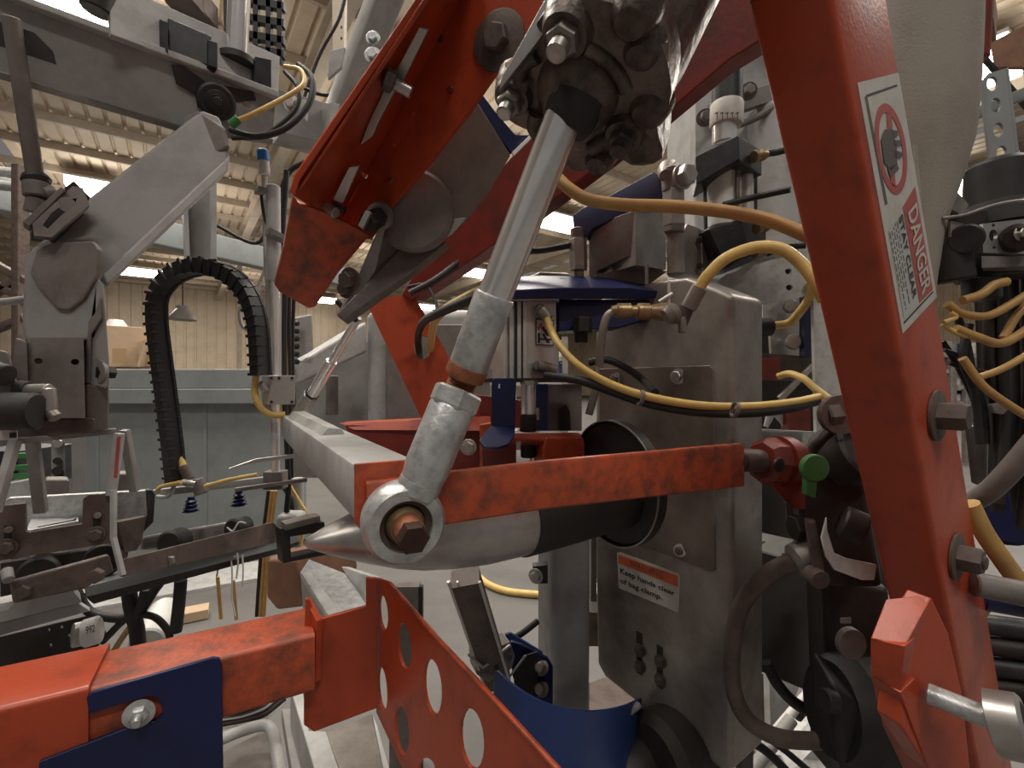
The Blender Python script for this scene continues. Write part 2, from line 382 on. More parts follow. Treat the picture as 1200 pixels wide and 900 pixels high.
# boxes on the tank
c = P(145, 408, 4.1)
T = thing('cardboard_box', 'pale cardboard carton standing behind the grey tank rail', 'box', (145, 430, 4.1))
box(T, 'carton', c, .36, .4, .34, CARD, AH, bev=.006); box(T, 'tape_patch', P(140, 417, 3.86), .09, .01, .12, TAPE, AH, bev=0)
T = thing('carton_flap_box', 'tilted open carton leaning beside the taller carton', 'box', (172, 430, 4.0))
slab(T, 'carton', [(164, 430, 3.95), (160, 402, 3.95), (174, 396, 3.95), (180, 428, 3.95)], .2, CARD)
slab(T, 'flap', [(163, 430, 3.9), (174, 397, 3.9), (182, 396, 4.0), (176, 429, 4.0)], .02, CARD)
c = P(136, 383, 4.1); lathe(None, 'plastic_cap', c - Z * .04, c + Z * .06, [(0, .10), (.5, .08), (1, .05)], WHITE, label='white plastic cap lying on top of the cardboard carton', cat='cap')
box(None, 'side_support_table', Vector((P(160, 450, 4.2).x, 4.2, .68)), 1.2, .6, 1.36, GREYD, label='dark grey support cabinet under the cartons behind the tank', cat='cabinet')
# left rack steelwork seen at the left margin
T = thing('rack_frame', 'brown steel lattice upright with slanted braces at the left edge', 'rack', Vector((P(20, 450, 3.2).x, 3.2, 0)))
bar(T, 'upright', Vector((P(24, 450, 3.2).x, 3.2, 0)), P(24, 195, 3.2), .05, .08, BROWN)
for (a, b) in (((-40, 290, 3.2), (30, 330, 3.2)), ((-40, 318, 3.2), (34, 352, 3.2)), ((-40, 366, 3.2), (28, 322, 3.2)), ((-40, 400, 3.2), (30, 372, 3.2))):
    bar(T, 'brace', a, b, .05, .05, BROWN)
bar(None, 'handrail', (-60, 362, 1.6), (36, 350, 1.6), .025, .025, GREY, r=.012, label='round grey rail reaching in from the left below the rack braces', cat='rail')
for i, (a, b, l) in enumerate((((-30, 222, 4), (420, 330, 8.6), 'bluish grey overhead crane beam crossing behind the vertical column'),)):
    bar(None, 'overhead_beam', a, b, .18, .30, GREYB, label=l, cat='beam')
bar(None, 'overhead_beam', (-30, 198, 3.4), (48, 206, 3.4), .07, .07, GREYL, r=.034, label='upper of two pale pipes entering at the left edge', cat='pipe')
bar(None, 'overhead_pipe', (-30, 214, 3.3), (46, 222, 3.3), .07, .07, GREYL, r=.034, label='lower of two pale pipes entering at the left edge', cat='pipe')
# hanging column (dark web) behind the slanted arm
SKEW = Vector((-.6, .8, 0))
T = thing('steel_drop_post', 'short dark-faced H-shaped drop post below the gantry arm', 'post', (233, 308, 1.6))
slab(T, 'web_plate', [(218, 205, 1.62), (250, 205, 1.62), (248, 303, 1.62), (222, 303, 1.62)], .02, GREY)
slab(T, 'flange', [(213, 205, 1.56), (219, 205, 1.56), (223, 309, 1.56), (218, 309, 1.56)], .09, GREYL)
slab(T, 'flange', [(248, 205, 1.56), (254, 205, 1.56), (254, 309, 1.56), (247, 309, 1.56)], .09, GREYL)
slab(T, 'foot_plate', [(217, 303, 1.56), (255, 303, 1.56), (255, 310, 1.56), (217, 310, 1.56)], .09, GREYL)
SKEW = None
# perforated pale roof strut at top centre
def tri(T, name, x, y, d, r, m): pass
T = thing('perforated_strut', 'cream perforated strut hanging from the roof at top centre', 'strut', (395, 140, 3.0))
pn = Vector((0, -1, 0)); p0 = P(395, 50, 3.0)
slab(T, 'strut_plate', [onp(x, y, p0, pn) for x, y in ((389, -20), (404, -20), (401, 150), (391, 150))], .05, PURL, holes=[ell(400.5 - y * .01, y, 1.1, 2.0, p0, pn, k=8) for y in range(6, 140, 13)])
T = thing('white_wireway', 'long white slanted square duct behind the upper red channel', 'duct', (392, 135, 1.4))
bar(T, 'duct_body', (386, 165, 1.45), (462, -30, 1.2), .07, .07, GREYL)
slab(T, 'bracket', [(386, 60, 1.18), (404, 55, 1.18), (400, 78, 1.18), (384, 92, 1.18)], .01, GREYL)
bolt(T, (437, 45, 1.2), Vector((0, -1, 0)), .012, GALV); bolt(T, (437, 65, 1.2), Vector((0, -1, 0)), .014, GALV)
# cables along the roof at top centre
for pts, lab in (((((345, 150, 2.2), (372, 70, 2.2), (398, 20, 2.2), (410, -30, 2.2)), 'brown overhead cable running up beside the white duct')), (((340, 90, 2), (362, 106, 2), (392, 108, 2), (402, 60, 2)), 'thin dark overhead cable below the gantry end'), (((250, 262, 2), (300, 285, 2), (318, 255, 2)), 'thin dark cable sagging below the gantry beam')):
    hose(None, 'overhead_cable', pts, .008, DARK, label=lab, cat='cable')
# ================================================================ MAIN RED FRAME
FRONT = Vector((0, -1, 0))
# unseen sheet added above the view to shade the steel cabinet
box(None, 'added_shade_sheet', Vector((.62, 1.0, CZ + 1.22)), .7, .6, .05, GREYD, label='grey sheet metal hood of the machine, overhead above the steel cabinet', cat='hood')
# ---- leaning red post (right)
ax_ = Vector((.391, .27, -.88)).normalized(); tt = Vector((.556, -.829, -.007)).normalized(); ss = (Vector((.757, .504, .416))).normalized()
C0 = P(1061, 450, .40)
def post_pt(L, a, b): return C0 + ax_ * L - tt * a + ss * b      # a across the front face, b across the sticker face
PW, PS = .0511, .104
T = thing('leaning_post', 'big leaning orange red square tube post with safety sticker on its right face', 'post', post_pt(.7, PW / 2, PS / 2))
bm = bmesh.new(); pr = [(x + PW / 2, y + PS / 2) for x, y in rrect(PW, PS, .005)]
loft(bm, [[post_pt(L, a, b) for a, b in pr] for L in (-.42, -.1, .2, .72)]); fin(bm, 'tube', RED, T)
nS = (-(ss.cross(ax_))).normalized(); nS = nS if nS.dot(tt) > 0 else -nS   # outward normal of the sticker face
sp0 = post_pt(0, 0, 0) + tt * .0006
def sf(x, y, k=0): return onp(x, y, sp0 + tt * k, tt)
# sticker
S = slab(T, 'safety_sticker', [sf(*q) for q in ((1005, 97), (1053, 85), (1098, 348), (1058, 391))], .0005, STICK, bev=0, label='white safety sticker with red no-hands ring and danger lettering')
def sq(u, v, k=.0003):      # point in sticker by fractions
    a = Vector((1005, 97)).lerp(Vector((1053, 85)), u); b = Vector((1058, 391)).lerp(Vector((1098, 348)), u); q = a.lerp(b, v); return sf(q.x, q.y, k)
slab(S, 'ink_line', [sq(.16, .055), (sq(.92, .048)), sq(.92, .056), sq(.16, .064)], .0002, INK, bev=0)
slab(S, 'ink_line', [sq(.12, .06), sq(.17, .06), sq(.2, .5), sq(.14, .5)], .0002, INKG, bev=0)
bm = bmesh.new(); cu, cv, ru, rv = .52, .30, .36, .19
def ellq(ru, rv, k): return [sq(cu + ru * math.cos(a), cv + rv * math.sin(a), k) for a in [2 * math.pi * i / 40 for i in range(40)]]
add_slab(bm, ellq(ru, rv, .0004), .0003, [ellq(ru * .74, rv * .80, .0004)]); fin(bm, 'prohibition_ring', STRED, S)
slab(S, 'prohibition_bar', [sq(.56, .15, .0004), sq(.67, .17, .0004), sq(.46, .46, .0004), sq(.36, .44, .0004)], .0002, STRED, bev=0)
bm = bmesh.new()
for poly in (((.32, .25), (.45, .215), (.62, .225), (.66, .30), (.6, .37), (.42, .385), (.3, .34)), ((.6, .225), (.74, .24), (.74, .262), (.58, .26)), ((.6, .27), (.8, .285), (.8, .305), (.6, .30)), ((.58, .31), (.76, .335), (.75, .355), (.56, .345)), ((.36, .37), (.6, .37), (.62, .395), (.38, .41))):
    add_slab(bm, [sq(u, v, .0008) for u, v in poly], .0003)
fin(bm, 'hand_in_gears_symbol', INKG, S)
slab(S, 'danger_panel', [sq(.55, .55), sq(.93, .50), sq(.93, .955), sq(.55, .955)], .0002, STRED, bev=0)
text(S, 'danger_lettering', 'DANGER', [sq(.90, .565, .0006), sq(.90, .94, .0006), sq(.64, .94, .0006), sq(.64, .585, .0006)], STICK, off=.0002)
slab(S, 'text_panel', [sq(.10, .60), sq(.52, .56), sq(.52, .955), sq(.10, .955)], .0001, WHITEP, bev=0)
text(S, 'stay_clear_lettering', 'STAY CLEAR', [sq(.51, .57, .0006), sq(.51, .92, .0006), sq(.40, .92, .0006), sq(.40, .58, .0006)], INK, off=.0002)
bm = bmesh.new()
for i, (v0, v1) in enumerate(((.59, .80), (.59, .92), (.6, .86), (.61, .93), (.61, .84))):
    u = .36 - i * .055; v = v0
    while v < v1:
        e = min(v + random.uniform(.012, .035), v1); add_slab(bm, [sq(u, v, .0004), sq(u, e, .0004), sq(u - .022, e, .0004), sq(u - .022, v, .0004)], .0001); v = e + .008
fin(bm, 'small_print', INKG, S)
slab(S, 'ink_line', [sq(.08, .965), sq(.93, .962), sq(.93, .968), sq(.08, .972)], .0002, INK, bev=0)
# bolts in the sticker face
b1 = sf(1097, 487); bolt(T, b1, tt, .0135, BROWN, wash=1.75, h=1.5, shank=.012, name='hex_bolt')
b2 = sf(1120, 652); bolt(T, b2, tt, .0135, BROWN, wash=1.7, h=1.3, shank=.012, name='hex_bolt')
# gusset bracket wrapped on the post foot
gp = post_pt(.30, PW * .9, -.004)
fn = -ss
def gf(x, y, k=0): return onp(x, y, post_pt(.3, 0, 0) + fn * k, ss)
G1 = thing('post_gusset', 'orange red faceted gusset box welded on the foot of the leaning post', 'bracket', (1070, 880, .46))
f0 = [(1037, 692, .455), (1075, 700, .44), (1112, 740, .43), (1127, 812, .43), (1135, 905, .44), (1085, 905, .425), (1048, 850, .43), (1020, 800, .44), (1020, 742, .45)]
slab(G1, 'side_plate', [(1062, 748, .405), (1092, 700, .425), (1112, 742, .43), (1128, 812, .43), (1138, 905, .44), (1090, 905, .42), (1055, 850, .41)], .02, RED, bev=.002)
slab(G1, 'top_facet', [(1038, 702, .44), (1072, 698, .425), (1092, 700, .425), (1061, 757, .40), (1020, 748, .42)], .02, RED, bev=.001)
slab(G1, 'front_facet', [(1020, 748, .42), (1061, 757, .40), (1055, 812, .405), (1020, 790, .425)], .02, RED, bev=.001)
slab(G1, 'lower_facet', [(1020, 790, .425), (1055, 812, .405), (1090, 905, .42), (1060, 905, .45), (1034, 850, .45)], .02, RED, bev=.001)
T2 = thing('threaded_pivot', 'galvanised round spacer on a threaded rod through the gusset at bottom right', 'pivot', (1150, 850, .34))
rod(T2, 'threaded_rod', (1086, 812, .41), (1165, 844, .38), .0085, GALV, n=16)
pa, pb = P(1160, 846, .38), P(1205, 854, .365)
lathe(T2, 'spacer', pa, pb, [(0, .020), (.05, .0235), (.9, .0235), (1, .021)], STEELM, n=32)
lathe(T2, 'bore_ring', pb, pb + (pb - pa) * .1, [(0, .018), (1, .012)], DARK)

# ---- far dark red beam crossing behind the casting up to the post
T = thing('rear_cross_beam', 'dark red beam running behind the casting up to the leaning post', 'beam', (520, 330, .95))
a, b = P(492, 318, .92), P(905, -10, .62)
T_ = (b - a).normalized()
slab(T, 'web', [(470, 345, .92), (500, 296, .92), (600, 182, .80), (800, -4, .66), (880, -40, .62), (920, 30, .62), (855, 70, .64), (770, 142, .68), (665, 222, .76), (560, 300, .88), (482, 352, .93)], .045, REDD, bev=.003)
rod(T, 'bolt', (683, 12, .64), (676, 2, .62), .012, BROWN)
T = thing('holed_red_plate', 'flat red plate slanting down behind the rod with a cable hole', 'plate', (520, 480, .95))
n_ = Vector((.25, -1, 0)).normalized(); p0 = P(490, 420, .95)
pl = [onp(x, y, p0, n_) for x, y in ((431, 358), (452, 348), (484, 345), (500, 372), (527, 420), (560, 470), (575, 500), (498, 500), (470, 440))]
slab(T, 'plate', pl, .012, RED, holes=[ell(495, 407, 10, 14, p0, n_)])
# ---- upper left red channel
T = thing('upper_red_channel', 'large open red channel slanting from upper centre to an orange lower end', 'channel', (365, 362, .64))
pn = nrm([P(432, 278, .60), P(610, 40, .48), P(395, 252, .62)])
w0 = P(432, 278, .60)
def wf(x, y): return onp(x, y, w0, pn)
web = [wf(*q) for q in ((385, 262), (395, 235), (520, 20), (548, -40), (640, -40), (632, 22), (612, 48), (583, 80), (548, 132), (503, 190), (456, 243), (432, 280), (405, 275))]
holes = [ell(x, y, r, r, w0, pn, k=12) for x, y, r in ((484, 134, 2.2), (462, 170, 2.2), (428, 206, 3), (457, 211, 4), (431, 187, 4.5))]
slab(T, 'web', web, .006, RED, holes=holes)
slab(T, 'outer_flange', [(345, 230, .50), (352, 212, .497), (498, -2, .44), (516, -40, .42), (560, -40, .487), (536, 10, .515), (411, 235, .605), (398, 266, .625)], .007, RED, bev=.002)
slab(T, 'flange_lip', [(343, 232, .50), (497, -2, .44), (512, -30, .43), (524, -30, .43), (503, 2, .44), (357, 217, .50)], .006, RED, bev=.002)
slab(T, 'lower_end_plate', [(344, 228, .50), (333, 288, .55), (322, 334, .585), (328, 343, .59), (362, 362, .62), (370, 360, .62), (397, 320, .60), (434, 276, .592), (392, 253, .575), (362, 242, .53), (350, 238, .505)], .008, REDW, bev=.002)
p = wf(585, 48); bolt(T, p, pn if pn.y < 0 else -pn, .014, BROWN, wash=2.1, h=.7)
pnc = pn if pn.y < 0 else -pn
for x, y in ((517, 46), (493, 74), (528, 106)): 
    q = wf(x, y); rod(T, 'rivet', q, q + pnc * .003, .004, REDD, n=12)
# slotted grey bar inside the channel
T = thing('slotted_flat_bar', 'silver flat bar bolted inside the upper red channel', 'bar', (395, 250, .59))
slab(T, 'upper_bar', [(491, 32, .45), (502, 35, .452), (466, 108, .49), (453, 104, .49)], .006, STEELM)
slab(T, 'middle_bar', [(451, 103, .49), (463, 106, .49), (444, 142, .51), (436, 160, .52), (422, 170, .53), (430, 148, .515)], .006, STEELM)
slab(T, 'lower_bar', [(409, 196, .535), (420, 195, .535), (401, 238, .56), (390, 234, .56)], .006, WHITE)
rod(T, 'clamp_pin', (457, 95, .475), (482, 109, .48), .006, STEELM); rod(T, 'clamp_nut', (450, 91, .47), (461, 97, .475), .011, BROWN, n=6)
rod(T, 'clamp_pin', (383, 243, .55), (394, 250, .545), .006, STEELM); rod(T, 'clamp_nut', (390, 240, .55), (404, 247, .55), .0045, DARK)
# pivot bolt at lower end of the channel
T = thing('channel_pivot_bolt', 'steel pivot bolt with washer at the lower right corner of the upper channel', 'bolt', (442, 258, .57))
lathe(T, 'washer', (447, 252, .575), (444, 254, .57), [(0, .016), (1, .016)], STEEL); rod(T, 'nut', (444, 254, .57), (430, 262, .54), .0115, DARK, n=6)
slab(T, 'lock_tab', [(428, 246, .53), (435, 248, .53), (425, 268, .53), (419, 264, .53)], .006, STEELM)
# ---- grey blade-shaped arm
T = thing('blade_arm', 'grey brown blade shaped arm tapering to a point under the upper channel', 'arm', (395, 372, .62))
slab(T, 'blade_face', [(396, 372, .62), (455, 268, .60), (500, 200, .60), (560, 120, .60), (599, 182, .63), (575, 224, .64), (545, 262, .66), (500, 292, .66), (405, 378, .63)], .010, GREYD, bev=.002)
slab(T, 'edge_bar', [(394, 368, .608), (402, 376, .60), (480, 320, .60), (524, 284, .61), (500, 272, .62), (470, 290, .62)], .012, GREYD, bev=.002)
lathe(T, 'round_boss', (487, 250, .60), (483, 246, .585), [(0, .050), (.8, .050), (1, .046)], GREYD, n=36)
slab(T, 'clamp_link', [(405, 345, .59), (420, 322, .585), (446, 262, .58), (452, 265, .58), (440, 318, .59), (424, 340, .595), (412, 350, .595)], .008, GREY, bev=.002)
bolt(T, (411, 328, .575), Vector((-.4, -1, -.2)), .010, BROWN, h=1.1); bolt(T, (406, 338, .58), Vector((-.4, -1, -.2)), .008, BROWN, h=1.0)
slab(T, 'slot_cover', [(504, 286, .63), (512, 270, .63), (528, 258, .64), (548, 254, .65), (530, 275, .65), (516, 284, .64)], .004, GREYL)
T = thing('blue_clamp_bracket', 'small dark blue bracket between the blade arm and the casting', 'bracket', (585, 170, .66))
slab(T, 'bracket_plate', [(553, 118, .60), (562, 106, .60), (580, 130, .62), (604, 158, .64), (622, 158, .65), (600, 180, .64)], .02, BLUE)
slab(T, 'tape_strip', [(600, 178, .635), (624, 155, .64), (626, 159, .64), (602, 183, .635)], .004, WHITE)
# ---- thin chrome piston to the rear left
T = thing('slim_piston', 'slim chrome piston with hex fork end standing on the pale cross tube', 'piston', (345, 492, .98))
rod(T, 'rod', (420, 372, .88), (388, 425, .92), .0075, CHROME); rod(T, 'sleeve', (389, 423, .92), (366, 462, .955), .0115, CHROME)
rod(T, 'jam_nut', (368, 459, .955), (364, 464, .96), .0135, BLACK, n=6); rod(T, 'fork_end', (365, 463, .96), (344, 495, .99), .0155, STEELM, n=6)
rod(T, 'boot', (394, 352, .84), (418, 376, .87), .005, BLACK)
# ---- grey cross tube with two red arms
T = thing('pale_cross_tube', 'pale dusty grey square tube end running back from the rod end eye', 'tube', (372, 560, .6))
def cr(x, y, d): return P(x, y, d)
tA, tB = P(445, 545 + 33, .385), None
c0 = P(415, 545, .385); h_ = .046; wdt = .05
far = c0 + N * .70
pr = [(0, 0), (0, -h_), (wdt, -h_), (wdt, 0)]
def tubeprof(c): return [c + M * a + Z * b for a, b in [(.004, 0), (.0012, -.0012), (0, -.004), (0, -h_ + .004), (.0012, -h_ + .0012), (.004, -h_), (wdt, -h_), (wdt, 0)]]
bm = bmesh.new(); loft(bm, [tubeprof(c0), tubeprof(far)]); fin(bm, 'tube', GREYL, T)
q = P(400, 506, .7)
bm = bmesh.new(); k0 = c0 + N * .25 + M * .012; k1 = c0 + N * .62 + M * .004
loft(bm, [[k0, k0 + M * .028, k0 + M * .024 + Z * .007, k0 + M * .008 + Z * .009], [k1, k1 + M * .035, k1 + M * .03 + Z * .012, k1 + M * .01 + Z * .012]]); fin(bm, 'top_rib', GREYL, T)
T = thing('near_red_arm', 'long worn red flat arm from the rod end to the red knuckle', 'arm', (690, 590, .5))
slab(T, 'end_frame', [c0 - N * .002 + Z * .001, c0 + M * .052 - N * .002 + Z * .001, c0 + M * .052 - N * .002 - Z * (h_ + .012), c0 + M * .01 - N * .002 - Z * (h_ + .012), c0 - N * .002 - Z * h_], .004, REDW)
ra, rb = P(428, 596, .385), P(872, 545, .605)
bm = bmesh.new(); up_ = Z
def armring(c, hh, t): return [c + N * a + Z * b for a, b in ((-t / 2, -hh / 2 + .002), (-t / 2, hh / 2 - .003), (-t / 2 + .002, hh / 2), (t / 2, hh / 2), (t / 2, -hh / 2), (-t / 2 + .002, -hh / 2))]
loft(bm, [armring(ra, .044, .010), armring(P(640, 567.5, .463), .046, .010), armring(P(868, 544.5, .603), .054, .010)]); fin(bm, 'flat_bar', REDW, T)
rod(T, 'pin_stub', (862, 538, .61), (892, 540, .62), .0145, BROWN)
T = thing('far_red_arm', 'rear dark red flange bar behind the rod end, with one hex bolt', 'arm', (500, 520, .95))
slab(T, 'flange', [(398, 496, .93), (575, 488, .97), (575, 505, .95), (415, 504, .93)], Vector((0, .05, 0)), RED)
slab(T, 'web', [(405, 498, .93), (600, 500, .97), (600, 552, .97), (415, 552, .93)], .008, REDD)
slab(T, 'end_post', [(562, 498, .92), (575, 496, .92), (575, 552, .92), (562, 552, .92)], .03, REDW)
bolt(T, (549, 524, .92), FRONT, .0075 * 1.6, STEELM, wash=1.3)
slab(T, 'top_web', [(553, 462, .98), (620, 470, .98), (620, 502, .98), (553, 500, .98)], .006, REDD)

# ================================================================ PISTON ROD + CASTING
rt, rb_ = P(662, 140, .345), P(583, 352, .372)
T = thing('piston_rod', 'thick shiny chrome piston rod from the casting down to the rod end eye', 'piston', P(545, 430, .385))
rod(T, 'chrome_rod', P(668, 118, .342), P(578, 352, .372), .0136, CHROME, n=40)
lathe(T, 'scratched_sleeve', P(580, 346, .370), P(548, 432, .384), [(0, .0150), (.02, .0158), (.97, .0158), (1, .0150)], GALV, n=40)
lathe(T, 'lock_collar', P(550, 428, .383), P(543, 444, .386), [(0, .0158), (.1, .0164), (.8, .0164), (1, .0125)], RUST, n=32)
bm = bmesh.new(); a, b = P(545, 440, .386), P(536, 462, .39)
add_lathe(bm, a, b, [(i / 16, .0108 if i % 2 else .0122) for i in range(17)], 28); fin(bm, 'threaded_end', RUST, T)
T = thing('rod_end_eye', 'galvanised clevis rod end with round eye and rusty pivot bolt', 'rod end', P(478, 640, .37))
e = P(474, 612, .375); a = P(538, 457, .389); dd = (e - a)
lathe(T, 'hex_collar', a, a + dd * .14, [(0, .0190), (.12, .0208), (.85, .0208), (1, .0195)], GALV, n=6, ang=25)
lathe(T, 'barrel', a + dd * .13, a + dd * .74, [(0, .0175), (.03, .0186), (.75, .0184), (.86, .0172), (1, .0165)], GALV, n=40)
en = Vector((.42, -.90, -.10)).normalized(); ec = P(472, 610, .378)
nk = a + dd * .70; nd = (ec - nk); lathe(T, 'neck', nk, nk + nd * .30, [(0, .0172), (.5, .0172), (1, .0165)], GALV, n=40)
bm = bmesh.new(); u, v = frame(en); hw = .0145
loft(bm, [ring(ec + en * z, u, v, circ(r, 48)) for z, r in ((-hw, .027), (-hw * .6, .0315), (0, .0325), (hw * .7, .0315), (hw, .0285), (hw, .0205), (-hw, .0205))], closed=True)
fin(bm, 'eye_ring', GALV, T, ang=50)
bm = bmesh.new(); loft(bm, [ring(ec + en * z, u, v, circ(r, 40)) for z, r in ((-hw * .9, .0207), (hw * .75, .0207), (hw * .6, .0160), (-hw * .9, .0150))], closed=True); fin(bm, 'bearing_race', BROWN, T)
bm = bmesh.new(); add_lathe(bm, ec + en * (hw * .2), ec + en * (hw * 1.15), [(0, .0158), (.6, .0150), (1, .0125)], 32); fin(bm, 'bearing_ball', BRASS, T)
nb = ec + en * hw * .8
lathe(T, 'pivot_bolt_shank', nb, nb + en * .020, [(0, .0115), (.9, .0115), (1, .0108)], RUST, n=28)
lathe(T, 'pivot_bolt_head', nb + en * .019, nb + en * .029, [(0, .0120), (.75, .0120), (1, .0105)], RUSTD, n=6, ang=25)
# casting: cylinder head with bolt lugs
T = thing('cylinder_casting', 'dark oily cast cylinder head with bolted lugs at top centre', 'cylinder head', P(690, 170, .36))
axd = (P(668, 118, .342) - P(578, 352, .372)).normalized()
hc = P(672, 128, .345)
u, v = frame(axd)
cx2 = lambda x, y, d: P(x, y, d)
# head flange: faceted lobed block looked at from below
fpt = [(588, 92), (598, 84), (632, 22), (650, 6), (672, -2), (720, 4), (768, 40), (786, 96), (782, 130), (770, 150), (776, 186), (742, 194), (716, 176), (690, 200), (664, 196), (640, 160), (612, 150), (592, 134)]
fn2 = (axd * -1 + Vector((0, -.55, 0))).normalized()
fc = P(678, 105, .352)
bm = bmesh.new()
fsm = spline([Vector((x, y, 0)) for x, y in fpt + fpt[:1]], 3)[:-1]; front = [onp(p.x, p.y, fc, fn2) for p in fsm]; cen = sum(front, Vector()) / len(front)
rings = [[p.lerp(cen, .07) + fn2 * .003 for p in front], front, [p - fn2 * .022 for p in front], [p.lerp(cen, .06) - fn2 * .026 + axd * .01 for p in front]]
loft(bm, rings); fin(bm, 'head_flange', CAST, T, bev=.0015, ang=40)
bm = bmesh.new(); add_lathe(bm, fc + axd * .01 - fn2 * .01 + Vector((.012, .02, 0)), fc + axd * .30 + Vector((.03, .05, 0)), [(0, .052), (.1, .056), (1, .056)], 40); fin(bm, 'barrel', CAST, T)
bs = P(684, 108, .345)
lathe(T, 'gland_boss', fc + fn2 * -.004, hc - axd * .004, [(0, .032), (.25, .0315), (.62, .028), (.8, .0235), (1, .021)], CAST, n=40)
lathe(T, 'rod_seal', hc + axd * .006, hc - axd * .016, [(0, .0205), (.55, .0195), (.8, .0178), (1, .0150)], BLACK, n=36)
for i, (x, y, s) in enumerate(((667, 32, 1.05), (604, 108, .95), (734, 152, .95), (612, 148, .0), (696, 186, .0))):
    q = onp(x, y, fc, fn2)
    if s:
        lathe(T, 'bolt_lug', q - fn2 * .012, q + fn2 * .010 * s, [(0, .020 * s), (.6, .0175 * s), (1, .0145 * s)], CAST, n=24)
        lathe(T, 'tie_rod_nut', q + fn2 * .009 * s, q + fn2 * .018 * s, [(0, .0105 * s), (.8, .0105 * s), (1, .009)], STEEL if i < 2 else CAST, n=6, ang=25)
        lathe(T, 'tie_rod_end', q + fn2 * .017 * s, q + fn2 * .027 * s, [(0, .0065 * s), (.9, .0065 * s), (1, .005)], STEELM if i < 2 else CAST, n=16)
        t_ = q + Vector((-.002, -.012, .014)) * s
        if i < 2: slab(T, 'chipped_cap', [t_ + Vector((-.006, 0, .003)), t_ + Vector((.004, 0, .005)), t_ + Vector((.006, 0, -.002)), t_ + Vector((-.006, 0, -.003))], .004, BRASS, label='bare scraped lug top')
def ribpath(*q): return [onp(x, y, fc, fn2) + fn2 * .004 for x, y in q]
hose(T, 'cast_rib', ribpath((690, 52), (712, 66), (728, 84), (736, 102)), .005, CAST); hose(T, 'cast_rib', ribpath((694, 170), (712, 160), (726, 150)), .006, CAST); hose(T, 'cast_rib', ribpath((622, 96), (612, 90), (616, 70), (632, 60)), .006, CAST)
hose(T, 'cast_rib', ribpath((652, 176), (640, 164), (628, 146), (630, 128)), .006, CAST)
for x, y, r in ((760, 128, .014), (640, 182, .011), (752, 60, .012), (702, 188, .012), (742, 20, .014)):
    q = onp(x, y, fc, fn2); lathe(T, 'cast_boss', q - fn2 * .01, q + fn2 * .008, [(0, r * 1.2), (.7, r), (1, r * .7)], CAST, n=20)
slab(T, 'port_block', [onp(x, y, fc + fn2 * .004, fn2) for x, y in ((728, 172), (752, 150), (766, 162), (776, 186), (768, 192), (738, 196))], .03, CAST, bev=.004)
slab(None, 'scraped_edge_plate', [(585, 106, .330), (587, 92, .330), (640, -4, .318), (668, -12, .316), (668, 0, .316), (628, 52, .324)], .006, STEELM, label='bare silver plate edge along the upper left of the casting', cat='plate')
T = thing('hose_stub', 'black rubber hose passing right of the casting near the top', 'hose', P(770, 50, .5))
hose(T, 'hose_body', [(805, -20, .5), (792, 10, .5), (782, 50, .5), (774, 100, .5)], .012, BLACK); slab(T, 'glint_strip', [(777, 28, .46), (780, 22, .46), (774, 45, .46), (771, 46, .46)], .003, YELD)

# ================================================================ LOWER LEFT RED TUBE
T = thing('lower_red_tube', 'thick red square tube with rusty top running in from the lower left', 'tube', P(200, 860, .4))
# direction M : edge line (105,808)->(370,745)
e0 = P(105, 808, .355)
def along(x_target):
    L = 0.0
    for _ in range(60):
        p = e0 + M * L; L += (((x_target - CX) / F) * p.y - p.x) / (M.x - (x_target - CX) / F * M.y)
    return L
LA, LB_ = along(-200) if False else -.35, along(369)
hh, dp = .052, .062
def sqring(c, h, d, r=.004): return [c + N * a + Z * b for a, b in [(x + d / 2, y - h / 2) for x, y in rrect(d, h, r)]]
bm = bmesh.new(); loft(bm, [sqring(e0 - M * .03, hh, dp), sqring(e0 + M * LB_, hh, dp)]); fin(bm, 'inner_tube', REDW, T)
s0_ = e0 + Z * .004 - N * .004
bm = bmesh.new(); loft(bm, [sqring(s0_ - M * .40, hh + .010, dp + .009), sqring(s0_ + M * 0, hh + .010, dp + .009)]); fin(bm, 'outer_sleeve', RED, T)
T = thing('blue_guard_plate', 'dark blue slotted plate bolted on the lower left red tube', 'plate', P(200, 890, .35))
bn = -N; bp0 = e0 - N * .006
def bf(x, y, k=0): return onp(x, y, bp0 + bn * k, bn)
slot = [bf(x, y) for x, y in ((101, 837), (150, 823), (175, 815), (184, 818), (190, 826), (190, 836), (182, 844), (150, 853), (103, 864))]
slab(T, 'guard_sheet', [bf(x, y) for x, y in ((101, 818), (108, 812), (250, 771), (257, 772), (260, 780), (262, 930), (40, 930), (46, 893), (150, 853), (182, 845), (190, 836), (190, 826), (184, 818), (175, 816), (104, 837))], .004, BLUE)
bolt(T, bf(163, 836, .001), bn, .0065, GALV, wash=1.6, h=.8, shank=.009, name='hex_bolt')
# upright bracket + perforated guard
T = thing('perforated_guard', 'red sheet guard punched with round holes, folded to a bracket', 'guard', P(430, 850, .47))
q0 = P(368, 745, .45)
kp = (q0, Vector((-.5, .866, 0)))
def kf(x, y): return onp(x, y, q0, Vector((-.35, .93, 0)).normalized())
slab(T, 'bracket_plate', [kf(*q) for q in ((358, 702), (362, 702), (371, 727), (429, 711), (429, 678), (442, 678), (442, 830), (368, 858), (356, 850), (356, 750))], .005, RED)
slab(T, 'tube_flange', [P(357, 701, .455), P(371, 728, .44), P(369, 800, .44), P(357, 800, .455)], .006, RED, bev=.001)
g0 = P(441, 760, .478); gn = Vector((.88, .47, 0)).normalized()
